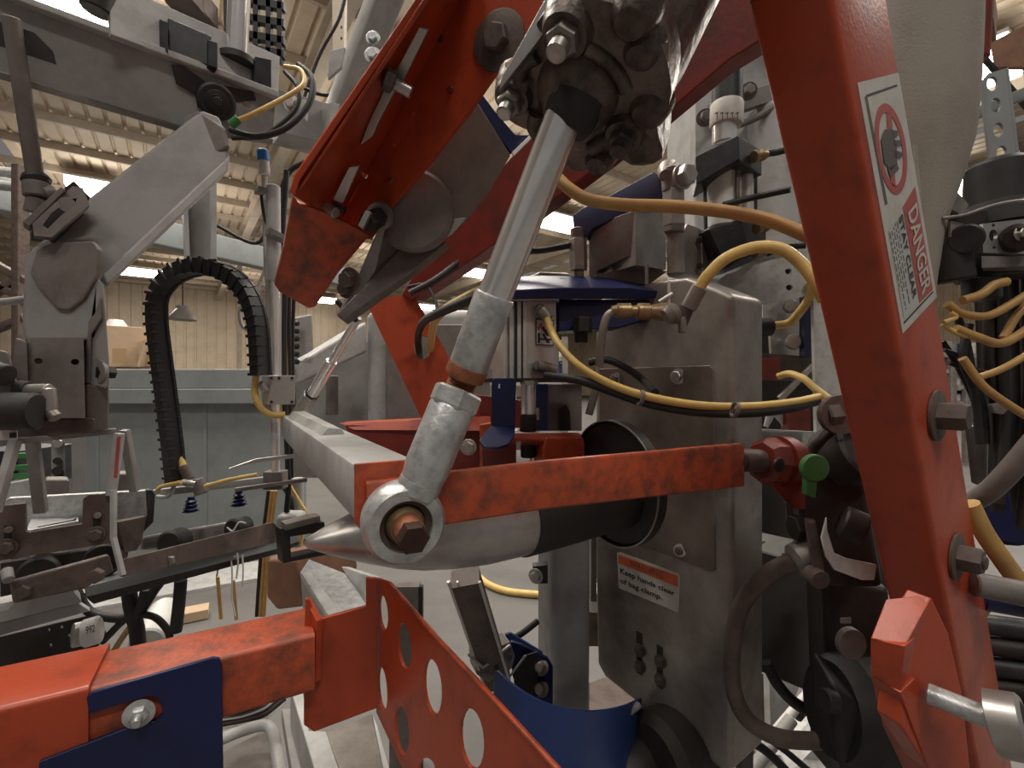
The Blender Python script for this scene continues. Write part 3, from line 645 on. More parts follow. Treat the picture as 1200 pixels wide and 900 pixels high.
# guard sheet recedes to the left-back: pick normal so that holes look like narrow ellipses
gn = (Vector((-.87, -.49, 0))).normalized(); gn = Vector((math.cos(math.radians(222)), math.sin(math.radians(222)), 0))
def gg(x, y): return onp(x, y, g0, gn)
hl = [(449, 718, 5.5, 21), (474, 757, 8, 27), (507, 805, 10.5, 33), (553, 866, 14, 36), (448, 807, 5.5, 26), (471, 856, 8, 29), (500, 902, 10, 14)]
slab(T, 'punched_sheet', [gg(*q) for q in ((441, 678), (456, 683), (462, 690), (512, 748), (590, 832), (665, 915), (478, 915), (441, 835))], .003, RED, holes=[ell(x, y, a, b, g0, gn, rot=-.08) for x, y, a, b in hl])
hose(T, 'edge_bead', [gg(462, 690), gg(512, 748), gg(590, 832), gg(665, 915)], .0018, REDW, n=8)
# ================================================================ LEFT MACHINE
# gantry beam
SKEW = Vector((-.70, .71, 0))
T = thing('gantry_beam', 'wide dark grey gantry beam across the top left carrying two round columns', 'beam', P(160, 110, .85))
A, B = P(-60, -20, .66), P(325, 113, .92)
slab(T, 'front_web', [(-80, -55, .64), (20, -4, .68), (325, 112, .92), (320, 165, .92), (207, 147, .84), (-80, 62, .64)], .012, GREY, bev=.003)
slab(T, 'top_flange', [(-80, -62, .63), (22, -8, .67), (327, 106, .91), (327, 114, .91), (20, 0, .67), (-80, -52, .63)], .05, GREYL, bev=.002)
slab(T, 'rear_web', [(128, -8, .74), (170, -4, .78), (328, 66, .97), (326, 112, .95), (130, 40, .74)], .012, PAPER if 0 else GREYL, bev=.001)
slab(T, 'bottom_flange', [(-80, 60, .64), (207, 146, .84), (320, 163, .92), (326, 156, 1.0), (205, 135, .95), (-80, 45, .74)], .01, GREY, bev=.001)
slab(T, 'dark_cutout_patch', [(-10, 22, .655), (40, 38, .675), (62, 60, .69), (66, 75, .695), (-10, 50, .655)], .003, DARK, bev=0)  # dark sheet stands in for the shade inside an open hole
gw = nrm([P(20, -4, .68), P(325, 112, .92), P(207, 147, .84)]); gw = -away(gw, P(207, 147, .84)); g00 = P(207, 147, .84)
def gb(x, y, k=.001): return onp(x, y, g00 + gw * k, gw)
slab(T, 'knuckle_bracket', [gb(*q) for q in ((201, 76), (214, 78), (240, 96), (296, 108), (299, 118), (275, 120), (262, 150), (232, 134), (228, 112), (206, 98))], gw * .008, BLACKP)
T = thing('black_slide_block', 'flat black plastic block clipped on the gantry beam between the two round columns', 'block', P(215, 70, .82))
slab(T, 'block_body', [(197, 20, .80), (248, 42, .83), (248, 78, .83), (197, 60, .80)], .03, BLACKP, bev=.002); slab(T, 'clip', [(187, 22, .79), (197, 26, .79), (197, 62, .79), (187, 56, .79)], .02, BLACKP); slab(T, 'clip', [(244, 46, .82), (255, 50, .82), (255, 80, .82), (244, 76, .82)], .02, BLACKP)
slab(None, 'black_slide_block', [(299, 66, .90), (318, 70, .92), (318, 104, .92), (298, 95, .90)], .03, BLACKP, label='small black block at the right end of the gantry beam', cat='block')
def colm(lab, x0, y0, x1, y1, d, r, m, fl=True):
    T = thing('round_column', lab, 'column', (x1, y1, d))
    rod(T, 'column_tube', (x0, y0, d), (x1, y1, d), r, m)
    if fl: lathe(T, 'flange_ring', P(x1, y1, d) - Z * .004, P(x1, y1, d) + Z * .012, [(0, r * 1.75), (.7, r * 1.75), (1, r * 1.2)], BLACK)
colm('polished chrome round column rising from the gantry beam', 282, -40, 277, 74, .90, .019, CHROME)
colm('dull grey round column left of the black slide block', 152, -40, 162, 26, .80, .017, GREYD)
colm('short dark round stub at the left top of the gantry beam', 122, -40, 113, 14, .74, .021, DARK, False)
bar(None, 'brown_mount_block', (219, -30, .92), (219, 12, .92), .055, .05, BROWN, label='brown square mount block above the black slide block', cat='block')
bar(None, 'brown_mount_block', (236, 0, .95), (236, 24, .95), .04, .05, BROWN, label='smaller brown block just right of the square mount block', cat='block')
T = thing('gantry_knuckle', 'black round pivot knuckle on the gantry end above the slanted arm', 'pivot', P(253, 140, .8))
kd = (Vector((0, 0, CZ)) - P(254, 118, .8)).normalized() * .75 + gw * .25; kd.normalize(); kc = gb(254, 119, .02)
lathe(T, 'outer_ring', kc - kd * .012, kc + kd * .006, [(0, .030), (.8, .030), (1, .026)], BLACK, n=32); lathe(T, 'inner_ring', kc + kd * .006, kc + kd * .010, [(0, .019), (.6, .019), (1, .016)], DARK); bolt(T, kc + kd * .010, kd, .008, BLACKP, wash=1.4)
bolt(T, gb(214, 97), gw, .008, GREYD); bolt(T, gb(288, 122), gw, .008, STEEL, wash=1.6)
# slotted black tray
T = thing('slotted_black_tray', 'upright black slotted cable tray behind the chrome round column', 'cable tray', P(290, 66, 1.05))
slab(T, 'side_strip', [(261, -20, 1.0), (270, -20, 1.0), (270, 40, 1.0), (262, 36, 1.0)], .01, BLACKP)
for x in (296, 311, 324): slab(T, 'upright_strip', [(x, -20, 1.04), (x + 6, -20, 1.04), (x + 6, 62 + (x - 290) * .4, 1.04), (x, 58 + (x - 290) * .4, 1.04)], .012, BLACKP)
for k, y in enumerate((2, 22, 42, 58)): slab(T, 'rung', [(285, y - 8, 1.04), (332, y, 1.04), (332, y + 9, 1.04), (285, y + 1, 1.04)], .014, BLACKP)
# secondary beam behind to right
T = thing('rear_gantry_beam', 'lighter grey beam continuing right of the gantry end', 'beam', P(355, 150, 1.15))
slab(T, 'beam_body', [(312, 100, 1.08), (388, 122, 1.2), (387, 170, 1.2), (312, 150, 1.08)], .08, GREY, bev=.002)
slab(T, 'end_plate', [(386, 120, 1.15), (398, 122, 1.15), (394, 152, 1.15), (386, 150, 1.15)], .1, GREYL)
slab(T, 'cable_bracket', [(336, 112, 1.05), (360, 118, 1.05), (358, 140, 1.05), (336, 136, 1.05)], .01, GREYL)
bolt(T, (342, 122, 1.04), FRONT, .012, STEELM)
T = thing('yellow_air_hose', 'short yellow hose curling from the gantry knuckle over the beam end', 'hose', P(300, 130, .8))
hose(T, 'hose_body', [(274, 143, .80), (300, 132, .80), (338, 112, .82), (356, 98, .84), (352, 82, .86), (334, 78, .88)], .0042, YEL); rod(T, 'green_fitting', (280, 139, .80), (270, 147, .80), .007, GREEN, n=12)
hose(None, 'black_cable', [(270, 152, .82), (300, 160, .82), (335, 150, .82), (362, 122, .84), (366, 92, .86), (350, 76, .88)], .0055, BLACK, label='thick black cable looping below the yellow hose at the gantry end', cat='cable')
hose(None, 'black_cable', [(272, 162, .86), (310, 158, .86), (345, 130, .87), (350, 105, .88), (334, 84, .9)], .004, BLACK, label='inner thin black cable at the gantry end', cat='cable')
# left vertical rod with fitting
T = thing('hanging_air_rod', 'dark grey vertical rod with collar fitting left of the slanted arm', 'rod', P(42, 248, .72))
rod(T, 'rod', (13, 20, .66), (42, 212, .72), .0105, GREYD); lathe(T, 'collar', (41, 206, .72), (44, 216, .72), [(0, .015), (.5, .018), (1, .015)], BLACK); rod(T, 'fitting_body', (43, 214, .72), (44, 232, .72), .0165, GREYD); rod(T, 'elbow', (44, 232, .72), (40, 250, .72), .0125, GREYD); rod(T, 'side_port', (52, 228, .72), (66, 226, .73), .011, GREYD)
# slanted arm and pedestal
T = thing('slanted_grey_arm', 'big grey box arm slanting down left from the gantry knuckle', 'arm', P(75, 330, .68))
slab(T, 'arm_body', [(208, 150, .80), (236, 128, .80), (258, 136, .80), (270, 168, .80), (268, 196, .80), (240, 214, .79), (128, 330, .70), (44, 330, .68), (44, 286, .68), (104, 232, .70)], .10, GREY, bev=.006)
slab(T, 'raised_pad', [(214, 136, .795), (232, 128, .795), (262, 148, .795), (268, 172, .795), (246, 184, .795), (214, 184, .79), (208, 172, .79)], .01, GREYD, bev=.006)
slab(T, 'lower_face', [(270, 180, .80), (268, 200, .80), (126, 336, .70), (120, 322, .70)], .02, GREYL, bev=.004)
T = thing('arm_pedestal', 'grey cast pedestal with shield-shaped pad below the slanted arm', 'pedestal', P(78, 510, .66))
slab(T, 'shell', [(30, 300, .66), (42, 286, .66), (116, 288, .66), (118, 330, .66), (116, 400, .66), (30, 400, .66), (26, 380, .66)], .10, GREY, bev=.006)
slab(T, 'shield_pad', [(42, 292, .655), (60, 284, .655), (108, 282, .655), (116, 292, .655), (114, 320, .655), (98, 350, .655), (80, 364, .655), (66, 362, .655), (46, 340, .655), (34, 320, .655)], .008, GREYD, bev=.003)
slab(T, 'side_flange', [(112, 322, .66), (122, 334, .66), (128, 420, .66), (128, 452, .66), (124, 456, .66), (100, 450, .66), (104, 376, .66)], .08, GREY, bev=.003)
slab(T, 'side_edge', [(104, 376, .655), (112, 366, .655), (118, 346, .655), (120, 372, .655), (108, 392, .655), (106, 450, .655), (99, 450, .655)], .02, GREYD, bev=.003)
slab(T, 'lower_cheek', [(100, 450, .66), (128, 452, .66), (128, 502, .70), (112, 504, .66), (100, 504, .66)], .08, GREYD, bev=.003)
slab(T, 'foot', [(20, 490, .65), (112, 490, .65), (112, 508, .65), (20, 514, .65)], .09, BROWN, bev=.003)
slab(T, 'front_block', [(32, 396, .635), (98, 396, .635), (100, 490, .635), (34, 490, .635)], .06, GREYD if 0 else STEEL, holes=[ell(45, 423, 5, 3.5, P(60, 440, .635), FRONT, k=12), ell(88, 424, 5, 3.5, P(60, 440, .635), FRONT, k=12)])
slab(T, 'block_back', [(30, 398, .70), (100, 398, .70), (100, 492, .70), (30, 492, .70)], .01, DARK, bev=0)
rod(T, 'side_bolt', (112, 436, .66), (134, 437, .68), .009, DARK, n=6); lathe(T, 'washer', (113, 435, .66), (118, 435, .665), [(0, .017), (1, .017)], GREY)
slab(T, 'left_ear', [(18, 395, .63), (32, 400, .63), (34, 470, .63), (24, 470, .63), (14, 440, .63)], .06, GREYD, bev=.003)
T = thing('slotted_clamp', 'slotted brown grey clamp bracket at the elbow of the slanted arm', 'clamp', P(65, 276, .66))
cn = Vector((.2, -1, .1)); cp0 = P(65, 250, .645)
slab(T, 'clamp_plate', [onp(x, y, cp0, cn) for x, y in ((38, 262), (85, 218), (97, 220), (105, 240), (60, 278), (40, 276))], .02, GREYD, holes=[[onp(x, y, cp0, cn) for x, y in ((50, 264), (60, 250), (82, 234), (90, 232), (88, 240), (72, 252), (56, 268))]])
slab(T, 'edge_plate', [(26, 260, .645), (72, 218, .645), (78, 222, .645), (34, 266, .645)], .03, GREYD, bev=.002); slab(T, 'slot_floor', [(36, 282, .69), (38, 250, .69), (86, 212, .69), (104, 230, .69), (96, 252, .69), (62, 284, .69)], .002, DARK, bev=0)
lathe(T, 'washer', (80, 240, .655), (79, 240, .650), [(0, .010), (1, .010)], STEELM)
T = thing('elbow_fitting', 'pale metal elbow fitting with black solenoid at the left edge', 'fitting', P(50, 494, .58))
rod(T, 'elbow_arm', (30, 458, .58), (58, 458, .58), .0085, STEELM); rod(T, 'elbow_leg', (56, 455, .58), (58, 482, .58), .008, STEELM); rod(T, 'elbow_tip', (56, 480, .58), (66, 490, .58), .007, STEEL); rod(T, 'solenoid', (-10, 482, .55), (44, 482, .56), .022, BLACK); rod(T, 'gland', (22, 456, .58), (34, 457, .58), .011, BLACK)
T = thing('actuator_box', 'brown-grey tilted actuator box at the left edge', 'actuator', P(8, 470, .58))
slab(T, 'body', [(-40, 400, .57), (10, 412, .58), (24, 466, .58), (-40, 476, .57)], .05, GREYD, bev=.003); rod(T, 'knob', (-20, 432, .56), (8, 440, .56), .013, DARK); slab(T, 'label_plate', [(-4, 500, .56), (20, 500, .56), (20, 516, .56), (-4, 516, .56)], .02, WHITE)
slab(T, 'mark', [(11, 507, .558), (18, 507, .558), (18, 513, .558), (11, 513, .558)], .001, INK, bev=0)
# frame below the pedestal
T = thing('bent_rod_frame', 'grey bent bar frame hanging under the pedestal over the conveyor', 'frame', P(110, 660, .66))
bar(T, 'top_rail', (-10, 520, .62), (136, 505, .70), .008, .008, GREY)
bar(T, 'left_leg', (18, 516, .62), (-6, 600, .60), .014, .008, GREYL); bar(T, 'inner_leg', (38, 515, .66), (48, 600, .68), .014, .01, GREY)
bar(T, 'red_smeared_leg', (140, 508, .68), (130, 580, .68), .010, .010, GREYL); bar(T, 'right_leg', (146, 504, .74), (158, 575, .76), .012, .01, GREY)
bar(T, 'lower_leg', (133, 574, .67), (133, 632, .665), .006, .006, GREYL); bar(T, 'foot_leg', (133, 630, .665), (144, 674, .66), .006, .006, GREYL)
slab(T, 'paint_smear', [(137, 512, .672), (141, 512, .672), (137, 560, .672), (133, 560, .672)], .001, STRED, bev=0)
for i, (x, l) in enumerate(((60, 'slotted grey post with bolt holes behind the bent bar frame'), (84, 'plain grey post right of the slotted post'))):
    T = thing('machine_post', l, 'post', P(x + 6, 590, 1.1))
    slab(T, 'post_face', [(x, 512, 1.1), (x + 16, 512, 1.1), (x + 17, 596, 1.1), (x + 1, 596, 1.1)], .03, GREY)
    if i == 0:
        for y, s in ((520, .010), (540, .008), (552, .010), (562, .010)): rod(T, 'bolt', (x + 7, y, 1.1), (x + 7, y, 1.085), s, DARK if y > 530 else STEELM, n=10)
slab(None, 'grey_junction_box', [(53, 562, .95), (81, 562, .95), (82, 592, .95), (54, 592, .95)], .05, GREYD, bev=.004, label='small rounded grey box between the frame legs', cat='box')
slab(None, 'grey_junction_box', [(138, 555, .95), (156, 555, .95), (156, 580, .95), (138, 580, .95)], .05, GREYD, bev=.004, label='dark grey box inside the right leg of the bent bar frame', cat='box')
T = thing('green_striped_crate', 'green and black striped crate on a pale ledge at the left edge', 'crate', P(28, 570, 1.5))
box(T, 'crate_body', (26, 545, 1.6), .18, .2, .12, BLACKP)
for y in (532, 546, 556): slab(T, 'green_slat', [(10, y, 1.48), (48, y - 2, 1.48), (48, y + 4, 1.48), (10, y + 6, 1.48)], .02, GREEN)
slab(T, 'ledge', [(4, 568, 1.45), (46, 560, 1.45), (46, 585, 1.45), (4, 590, 1.45)], .2, GREYL)
# clamp plates on conveyor
KV = Vector((.56, .83, 0)).normalized(); KN = Vector((.83, -.56, 0)).normalized(); KN = Vector((.83, -.56, 0)) if False else Vector((-.83, .56, 0)).normalized()
k0 = P(85, 670, .72)
T = thing('conveyor_side_plate', 'brown U-notched bracket plate with two slotted bolts on the conveyor', 'bracket', P(70, 650, .68))
bp_ = P(70, 610, .66); bnn = Vector((.42, -.9, 0)).normalized()
def cf(x, y, k=0): return onp(x, y, bp_ + bnn * k, bnn)
slab(T, 'notched_plate', [cf(*q) for q in ((-30, 596), (29, 590), (30, 622), (34, 624), (96, 614), (97, 585), (104, 580), (132, 578), (134, 636), (-30, 662))], .006, BROWN)
for x, y in ((9, 641), (113, 626)): bolt(T, cf(x, y, .001), bnn, .0085, BROWN, wash=1.35, h=.7, name='hex_bolt')
for x, y in ((9, 625), (113, 612)): slab(T, 'slot', [cf(x - 4.5, y - 9, .0005), cf(x + 4.5, y - 9, .0005), cf(x + 4.5, y + 9, .0005), cf(x - 4.5, y + 9, .0005)], .001, DARK, bev=0); 
for x, y in ((10, 621), (114, 604)): rod(T, 'slot_stud', cf(x, y, .001), cf(x, y, .008), .0045, GREYD, n=12)
T = thing('galvanised_tray', 'galvanised channel tray lying behind the notched bracket plate', 'tray', P(70, 615, .8))
slab(T, 'tray_wall', [(0, 590, .76), (10, 584, .76), (170, 575, .86), (172, 605, .86), (0, 625, .76)], .01, GALV); slab(T, 'tray_floor', [(30, 622, .70), (92, 610, .74), (92, 604, .84), (40, 600, .82)], .004, GALV); slab(T, 'tray_slot', [(44, 617, .72), (86, 609, .745), (90, 606, .745), (88, 611, .745), (48, 621, .72)], .002, DARK, bev=0)
slab(T, 'end_cheek', [(138, 612, .74), (172, 605, .80), (166, 636, .80), (160, 645, .79), (146, 648, .76)], .01, BROWN)
T = thing('black_cheek_plate', 'black rounded cheek plate at the right end of the galvanised tray', 'plate', P(172, 610, .9))
slab(T, 'cheek', [(160, 575, .88), (178, 574, .88), (182, 580, .88), (180, 612, .88), (168, 624, .88), (160, 618, .88)], .02, BLACKP, bev=.002)
T = thing('drive_link', 'brown steel drive link with rollers and two hex bolts below the notched plate', 'link', P(70, 700, .7))
slab(T, 'link_bar', [(12, 682, .62), (128, 650, .70), (134, 670, .70), (100, 690, .68), (16, 708, .62)], .012, BROWN, bev=.003)
slab(T, 'back_plate', [(0, 660, .70), (134, 640, .76), (134, 670, .76), (0, 700, .70)], .01, DARK)
for x, y in ((31, 691), (115, 673)): bolt(T, (x, y, .635), Vector((.3, -1, 0)), .0098, BROWN, wash=0, h=.8, name='hex_bolt')
for x, y, d in ((48, 672, .72), (124, 655, .76)): lathe(T, 'roller', (x - 4, y + 2, d - .02), (x + 3, y - 4, d + .02), [(0, .022), (.1, .026), (.9, .026), (1, .022)], BLACK)
rod(T, 'dowel', (8, 668, .62), (10, 680, .61), .006, GREY)
# conveyor rail to the right
T = thing('conveyor_rail', 'twin brown steel conveyor rail with black rollers running right toward the bag spout', 'rail', P(230, 640, .9))
slab(T, 'front_rail', [(142, 656, .72), (320, 612, 1.03), (332, 622, 1.05), (330, 634, 1.05), (146, 676, .72)], .008, BROWN)
slab(T, 'rear_rail', [(168, 631, .85), (272, 612, 1.05), (280, 618, 1.06), (278, 630, 1.06), (168, 644, .85)], .006, GREYD)
bar(T, 'rear_edge', (168, 630, .84), (278, 611, 1.05), .004, .004, GREYL)
slab(T, 'lower_channel', [(99, 688, .70), (330, 628, 1.04), (372, 616, 1.15), (372, 627, 1.15), (330, 642, 1.04), (101, 700, .70)], .03, GREYB, bev=.001)
slab(T, 'lower_lip', [(101, 699, .71), (330, 642, 1.04), (372, 628, 1.15), (330, 648, 1.06), (110, 708, .71)], .01, DARK)
for x, y, d in ((205, 635, .86), (280, 619, 1.0)): lathe(T, 'roller', (x - 8, y + 2, d - .02), (x + 8, y - 3, d + .02), [(0, .018), (.1, .022), (.9, .022), (1, .018)], BLACK)
for x, y, d in ((199, 656, .80), (281, 638, .95)): bolt(T, (x, y, d), Vector((.3, -1, 0)), .0095, STEEL, wash=0, name='hex_bolt')
T = thing('string_ends', 'white tattered bag strings hanging from the front of the conveyor rail', 'string', P(270, 690, .93))
for i, pts in enumerate((((266, 618), (273, 622), (280, 612), (288, 613)), ((262, 655), (256, 665), (254, 676)), ((270, 650), (272, 670), (272, 700), (276, 722)), ((278, 648), (279, 660), (277, 678)), ((284, 650), (285, 668), (284, 688)), ((276, 652), (262, 654), (258, 662)))):
    hose(T, 'string', [(x, y, .93) for x, y in pts], .0016, WHITE, n=5)
T = thing('lower_conveyor_beam', 'grey beam with dark perforated side below the conveyor at far left', 'beam', P(60, 730, .8))
slab(T, 'beam_face', [(-40, 716, .72), (84, 690, .80), (96, 706, .80), (-40, 740, .72)], .05, GREY); slab(T, 'beam_top', [(-40, 706, .78), (80, 688, .84), (84, 691, .80), (-40, 718, .72)], .01, GREYL)
slab(T, 'pale_strip', [(-40, 740, .74), (92, 707, .82), (106, 716, .82), (-40, 756, .74)], .02, GREYL)
pq = P(50, 745, .85); pqn = Vector((.3, -1, 0)).normalized()
slab(T, 'perforated_side', [onp(x, y, pq, pqn) for x, y in ((-40, 756), (110, 720), (125, 745), (100, 775), (-40, 800))], .004, DARK, holes=[ell(x, y, 2, 2, pq, pqn, k=10) for x, y in ((57, 738), (72, 735), (59, 756), (81, 745))])
slab(T, 'pale_backing', [(-40, 760, .92), (110, 722, .92), (110, 780, .92), (-40, 800, .92)], .004, GREYL, bev=0)
T = thing('cable_connector', 'silver cable connector with white written tag below the conveyor', 'connector', P(105, 750, .75))
rod(T, 'metal_body', (84, 745, .74), (98, 742, .75), .018, STEELM); rod(T, 'white_tag', (97, 743, .75), (118, 737, .76), .021, WHITE, n=32)
text(T, 'tag_number', '992', [(101, 734, .728), (112, 731, .728), (112, 740, .728), (101, 743, .728)], INKG, off=.001)
T = thing('white_filter_tube', 'white cylindrical tube lying behind the black cable loops', 'tube', P(185, 745, 1.0))
rod(T, 'tube_body', (172, 756, .95), (194, 716, 1.1), .032, WHITE)
for i, (pts, r, lab) in enumerate(((((88, 690), (104, 716), (132, 724), (160, 720), (182, 690), (190, 680)), .008, 'thick black cable loop sagging lowest under the conveyor rail'), (((150, 684), (154, 712), (160, 735), (162, 755)), .012, 'black cable trunk dropping from the loop centre'), (((172, 690), (168, 706), (160, 726)), .010, 'short black cable joining the trunk from the right'), (((212, 680), (210, 705), (206, 740)), .010, 'straight black cable hanging right of the loops'), (((120, 752), (150, 724), (178, 722), (196, 738), (200, 756)), .006, 'brown black cable arching over the white tube'), (((132, 765), (150, 738), (162, 730)), .005, 'tan cable bundled left of the trunk'))):
    hose(None, 'hanging_cable', [(x, y, .86) for x, y in pts], r, (BLACK, BLACK, BLACK, BLACK, DARK, YELD)[i], label=lab, cat='cable')
for i, pts in enumerate((((255, 676), (259, 725)), ((273, 680), (277, 726)))):
    hose(None, 'thin_brown_cable', [(pts[0][0], pts[0][1], 1.4), (pts[0][0] + 2, pts[0][1] + 24, 1.4), (pts[1][0], pts[1][1], 1.4)], .005, YELD, label=('left' if i == 0 else 'right') + ' one of two thin tan cables hanging below the string ends', cat='cable')
for i, (x, m_) in enumerate(((303, BLACK), (307, YELD), (311, YELD))):
    hose(None, 'drop_cable', [(x + 12, 575, 1.5), (x + 4, 640, 1.5), (x, 690, 1.5), (x - 2, 722, 1.5)], .006, m_, label=('black drop cable left in the trio by the brown timber', 'tan drop cable in the middle of the trio by the brown timber', 'tan drop cable nearest the brown timber')[i], cat='cable')
# cable chain arch: each link is a part
T = thing('cable_chain', 'black segmented cable chain bent into a tall arch', 'cable chain', P(205, 570, .95))
path = spline([(207, 568, .95), (203, 530, .95), (197, 480, .95), (189, 420, .95), (184, 375, .95), (186, 345, .95), (202, 324, .95), (225, 314, .95), (248, 314, .95), (272, 324, .95), (290, 344, .95), (300, 370, .95), (304, 400, .95), (306, 440, .95)], 24)
L = [0]
for a, b in zip(path, path[1:]): L.append(L[-1] + (b - a).length)
nl = 40; step = L[-1] / nl
def atl(s):
    for i in range(len(path) - 1):
        if L[i + 1] >= s: return path[i].lerp(path[i + 1], (s - L[i]) / max(L[i + 1] - L[i], 1e-9)), (path[i + 1] - path[i]).normalized()
    return path[-1], (path[-1] - path[-2]).normalized()
for i in range(nl):
    p, t = atl((i + .5) * step); sd = Vector((.5, .86, 0)); sd = (sd - t * sd.dot(t)).normalized(); nn = t.cross(sd)
    bm = bmesh.new(); wv = .029
    add_box(bm, p - sd * .012, step * .98, .005, wv, (t, sd, nn)); add_box(bm, p + sd * .012, step * .98, .005, wv, (t, sd, nn))
    add_box(bm, p, step * .995, .022, wv * .9, (t, sd, nn)); add_box(bm, p - sd * .012 + t * step * .35, step * .28, .011, wv * 1.16, (t, sd, nn))
    fin(bm, 'chain_link', BLACKP, T)
hose(None, 'yellow_hose', [(300, 440, .96), (299, 462, .96), (306, 478, .96), (318, 486, .97), (334, 486, .98)], .0065, YEL, label='yellow hose curving out of the right foot of the cable chain', cat='hose')
T = thing('yellow_hose_connector', 'yellow hose with brown end plug beside the left foot of the cable chain', 'hose', P(218, 560, .95))
hose(T, 'hose_body', [(203, 512, .955), (209, 530, .955), (215, 548, .95)], .007, YEL); rod(T, 'plug', (214, 546, .95), (222, 562, .95), .010, BROWN)
# suction cup rail
T = thing('suction_rail', 'thin grey rail with clamp and two dark blue bellows suction cups', 'rail', P(260, 572, 1.0))
bar(T, 'rail_bar', (180, 578, .95), (330, 560, 1.05), .012, .014, GREY); bar(T, 'curved_bar', (276, 574, .96), (360, 562, 1.0), .010, .008, GREYD)
rod(T, 'clamp', (230, 562, .95), (237, 579, .95), .013, GREYD); rod(T, 'clamp_bolt', (214, 565, .94), (230, 568, .94), .007, STEELM)
for x, y in ((224, 582), (280, 575)):
    bm = bmesh.new(); add_lathe(bm, P(x, y, .97), P(x, y + 17, .97), [(0, .006), (.2, .007), (.3, .011), (.45, .008), (.55, .013), (.68, .009), (.8, .015), (.9, .011), (1, .016)], 18); fin(bm, 'suction_cup', BLUE, T)
for i, pts in enumerate((((184, 575), (190, 570), (212, 565)), ((240, 570), (270, 562), (302, 556)))):
    hose(T, 'air_hose', [(x, y, .93) for x, y in pts], .004, YEL)
hose(T, 'grey_hose', [(184, 582, .94), (196, 582, .94), (203, 572, .94), (202, 562, .94)], .004, GREYL)
slab(None, 'curved_knife_blade', [(268, 549, .9), (300, 538, .93), (345, 532, .95), (345, 537, .95), (310, 541, .94)], .003, STEELM, label='thin pointed curved metal blade in front of the tank', cat='blade')
# vertical slide column
T = thing('slide_column', 'shiny vertical slide column with clamps and bearing block', 'column', P(325, 560, 1.0))
rod(T, 'upper_tube', (320, 218, 1.0), (321, 330, 1.0), .014, GREYL); rod(T, 'chrome_shaft', (321, 262, 1.0), (323, 560, 1.0), .0095, CHROME); bar(T, 'rear_profile', (320, 300, 1.02), (321, 452, 1.02), .026, .02, ALU)
slab(T, 'clamp_arm', [(316, 266, .97), (336, 276, .97), (336, 282, .97), (316, 273, .97)], .03, GREY); slab(T, 'clamp_arm', [(303, 217, .98), (314, 220, .98), (314, 225, .98), (303, 223, .98)], .03, GREY)
slab(T, 'bearing_block', [(314, 440, .97), (346, 440, .97), (346, 474, .97), (314, 474, .97)], .04, ALU, bev=.001)
for x, y in ((318, 443), (327, 443), (342, 443), (318, 471), (342, 471)): rod(T, 'screw', (x, y, .971), (x, y, .967), .003, DARK, n=8)
rod(T, 'side_knob', (312, 452, .96), (306, 454, .96), .012, STEELM); bar(T, 'foot_bracket', (323, 552, 1.0), (323, 572, 1.0), .04, .03, GREYD)
T = thing('level_sensor', 'white and blue banded sensor tube on a thin chrome stem', 'sensor', P(311, 440, 1.02))
rod(T, 'white_tube', (308, 176, 1.02), (310, 206, 1.02), .0115, WHITE); rod(T, 'blue_band', (308, 177, 1.02), (309, 190, 1.02), .0122, BSKY); rod(T, 'stem', (310, 206, 1.02), (313, 330, 1.02), .006, CHROME); hose(T, 'lead', [(306, 225, 1.0), (308, 245, 1.0), (312, 262, 1.0)], .003, BLACK)
for i, (pts, r, m_, lab) in enumerate(((((336, 200), (331, 280), (334, 340), (333, 440), (338, 560), (336, 600)), .006, BLACK, 'thickest black cable strapped behind the slide column'), (((341, 280), (339, 360), (340, 440), (342, 560)), .004, DARK, 'second black cable right of the slide column'), (((337, 340), (336, 400), (334, 450), (330, 500)), .005, YEL, 'yellow cable strapped between the black cables of the slide column'), (((345, 330), (343, 400), (344, 450), (348, 520)), .004, BLACK, 'outermost black cable by the terminal strip'), (((358, 190), (340, 200), (331, 222), (330, 250)), .006, BLACK, 'corrugated black cable curving left at the top of the slide column'), (((318, 300), (305, 330), (300, 345), (282, 360), (284, 382), (300, 390)), .004, GREYL, 'pale grey cable looping inside the right leg of the chain arch'), (((340, 570), (352, 590), (358, 604), (352, 640)), .004, YEL, 'thin yellow cable fanning right under the slide column'), (((332, 570), (342, 590), (340, 630)), .005, BLACK, 'black cable fanning down under the slide column'))):
    hose(None, 'column_cable', [(x, y, 1.04 + i * .008) for x, y in pts], r, m_, label=lab, cat='cable')
T = thing('terminal_strip', 'pale terminal housing with a row of black screw heads behind the slide column', 'terminal strip', P(357, 420, 1.3))
slab(T, 'housing', [(346, 372, 1.3), (366, 368, 1.3), (368, 410, 1.3), (346, 422, 1.3)], .05, GREYL, bev=.004)
for i in range(6): rod(T, 'screw_head', (344, 379 + i * 9, 1.28), (350, 379 + i * 9, 1.28), .007, BLACK, n=12)
T = thing('upright_support_tube', 'grey round support tube below the slide column foot', 'post', P(352, 640, 1.1))
rod(T, 'tube', (349, 560, 1.12), (349, 640, 1.12), .013, GREYL); box(T, 'cap', (342, 608, 1.05), .05, .05, .03, GREYL, bev=.01)
T = thing('square_gripper_frame', 'dark open square clamp frame at the tip of the silver bag spout', 'clamp', P(350, 660, .9))
g0_ = P(350, 632, .9); gnn = Vector((.3, -1, 0)).normalized()
slab(T, 'frame_ring', [onp(x, y, g0_, gnn) for x, y in ((329, 620), (380, 612), (384, 650), (332, 660))], .03, DARK, holes=[[onp(x, y, g0_, gnn) for x, y in ((340, 629), (372, 624), (374, 646), (341, 653))]])
bar(T, 'top_lug', (332, 616, .88), (372, 606, .92), .03, .012, GREYD)

SKEW = None
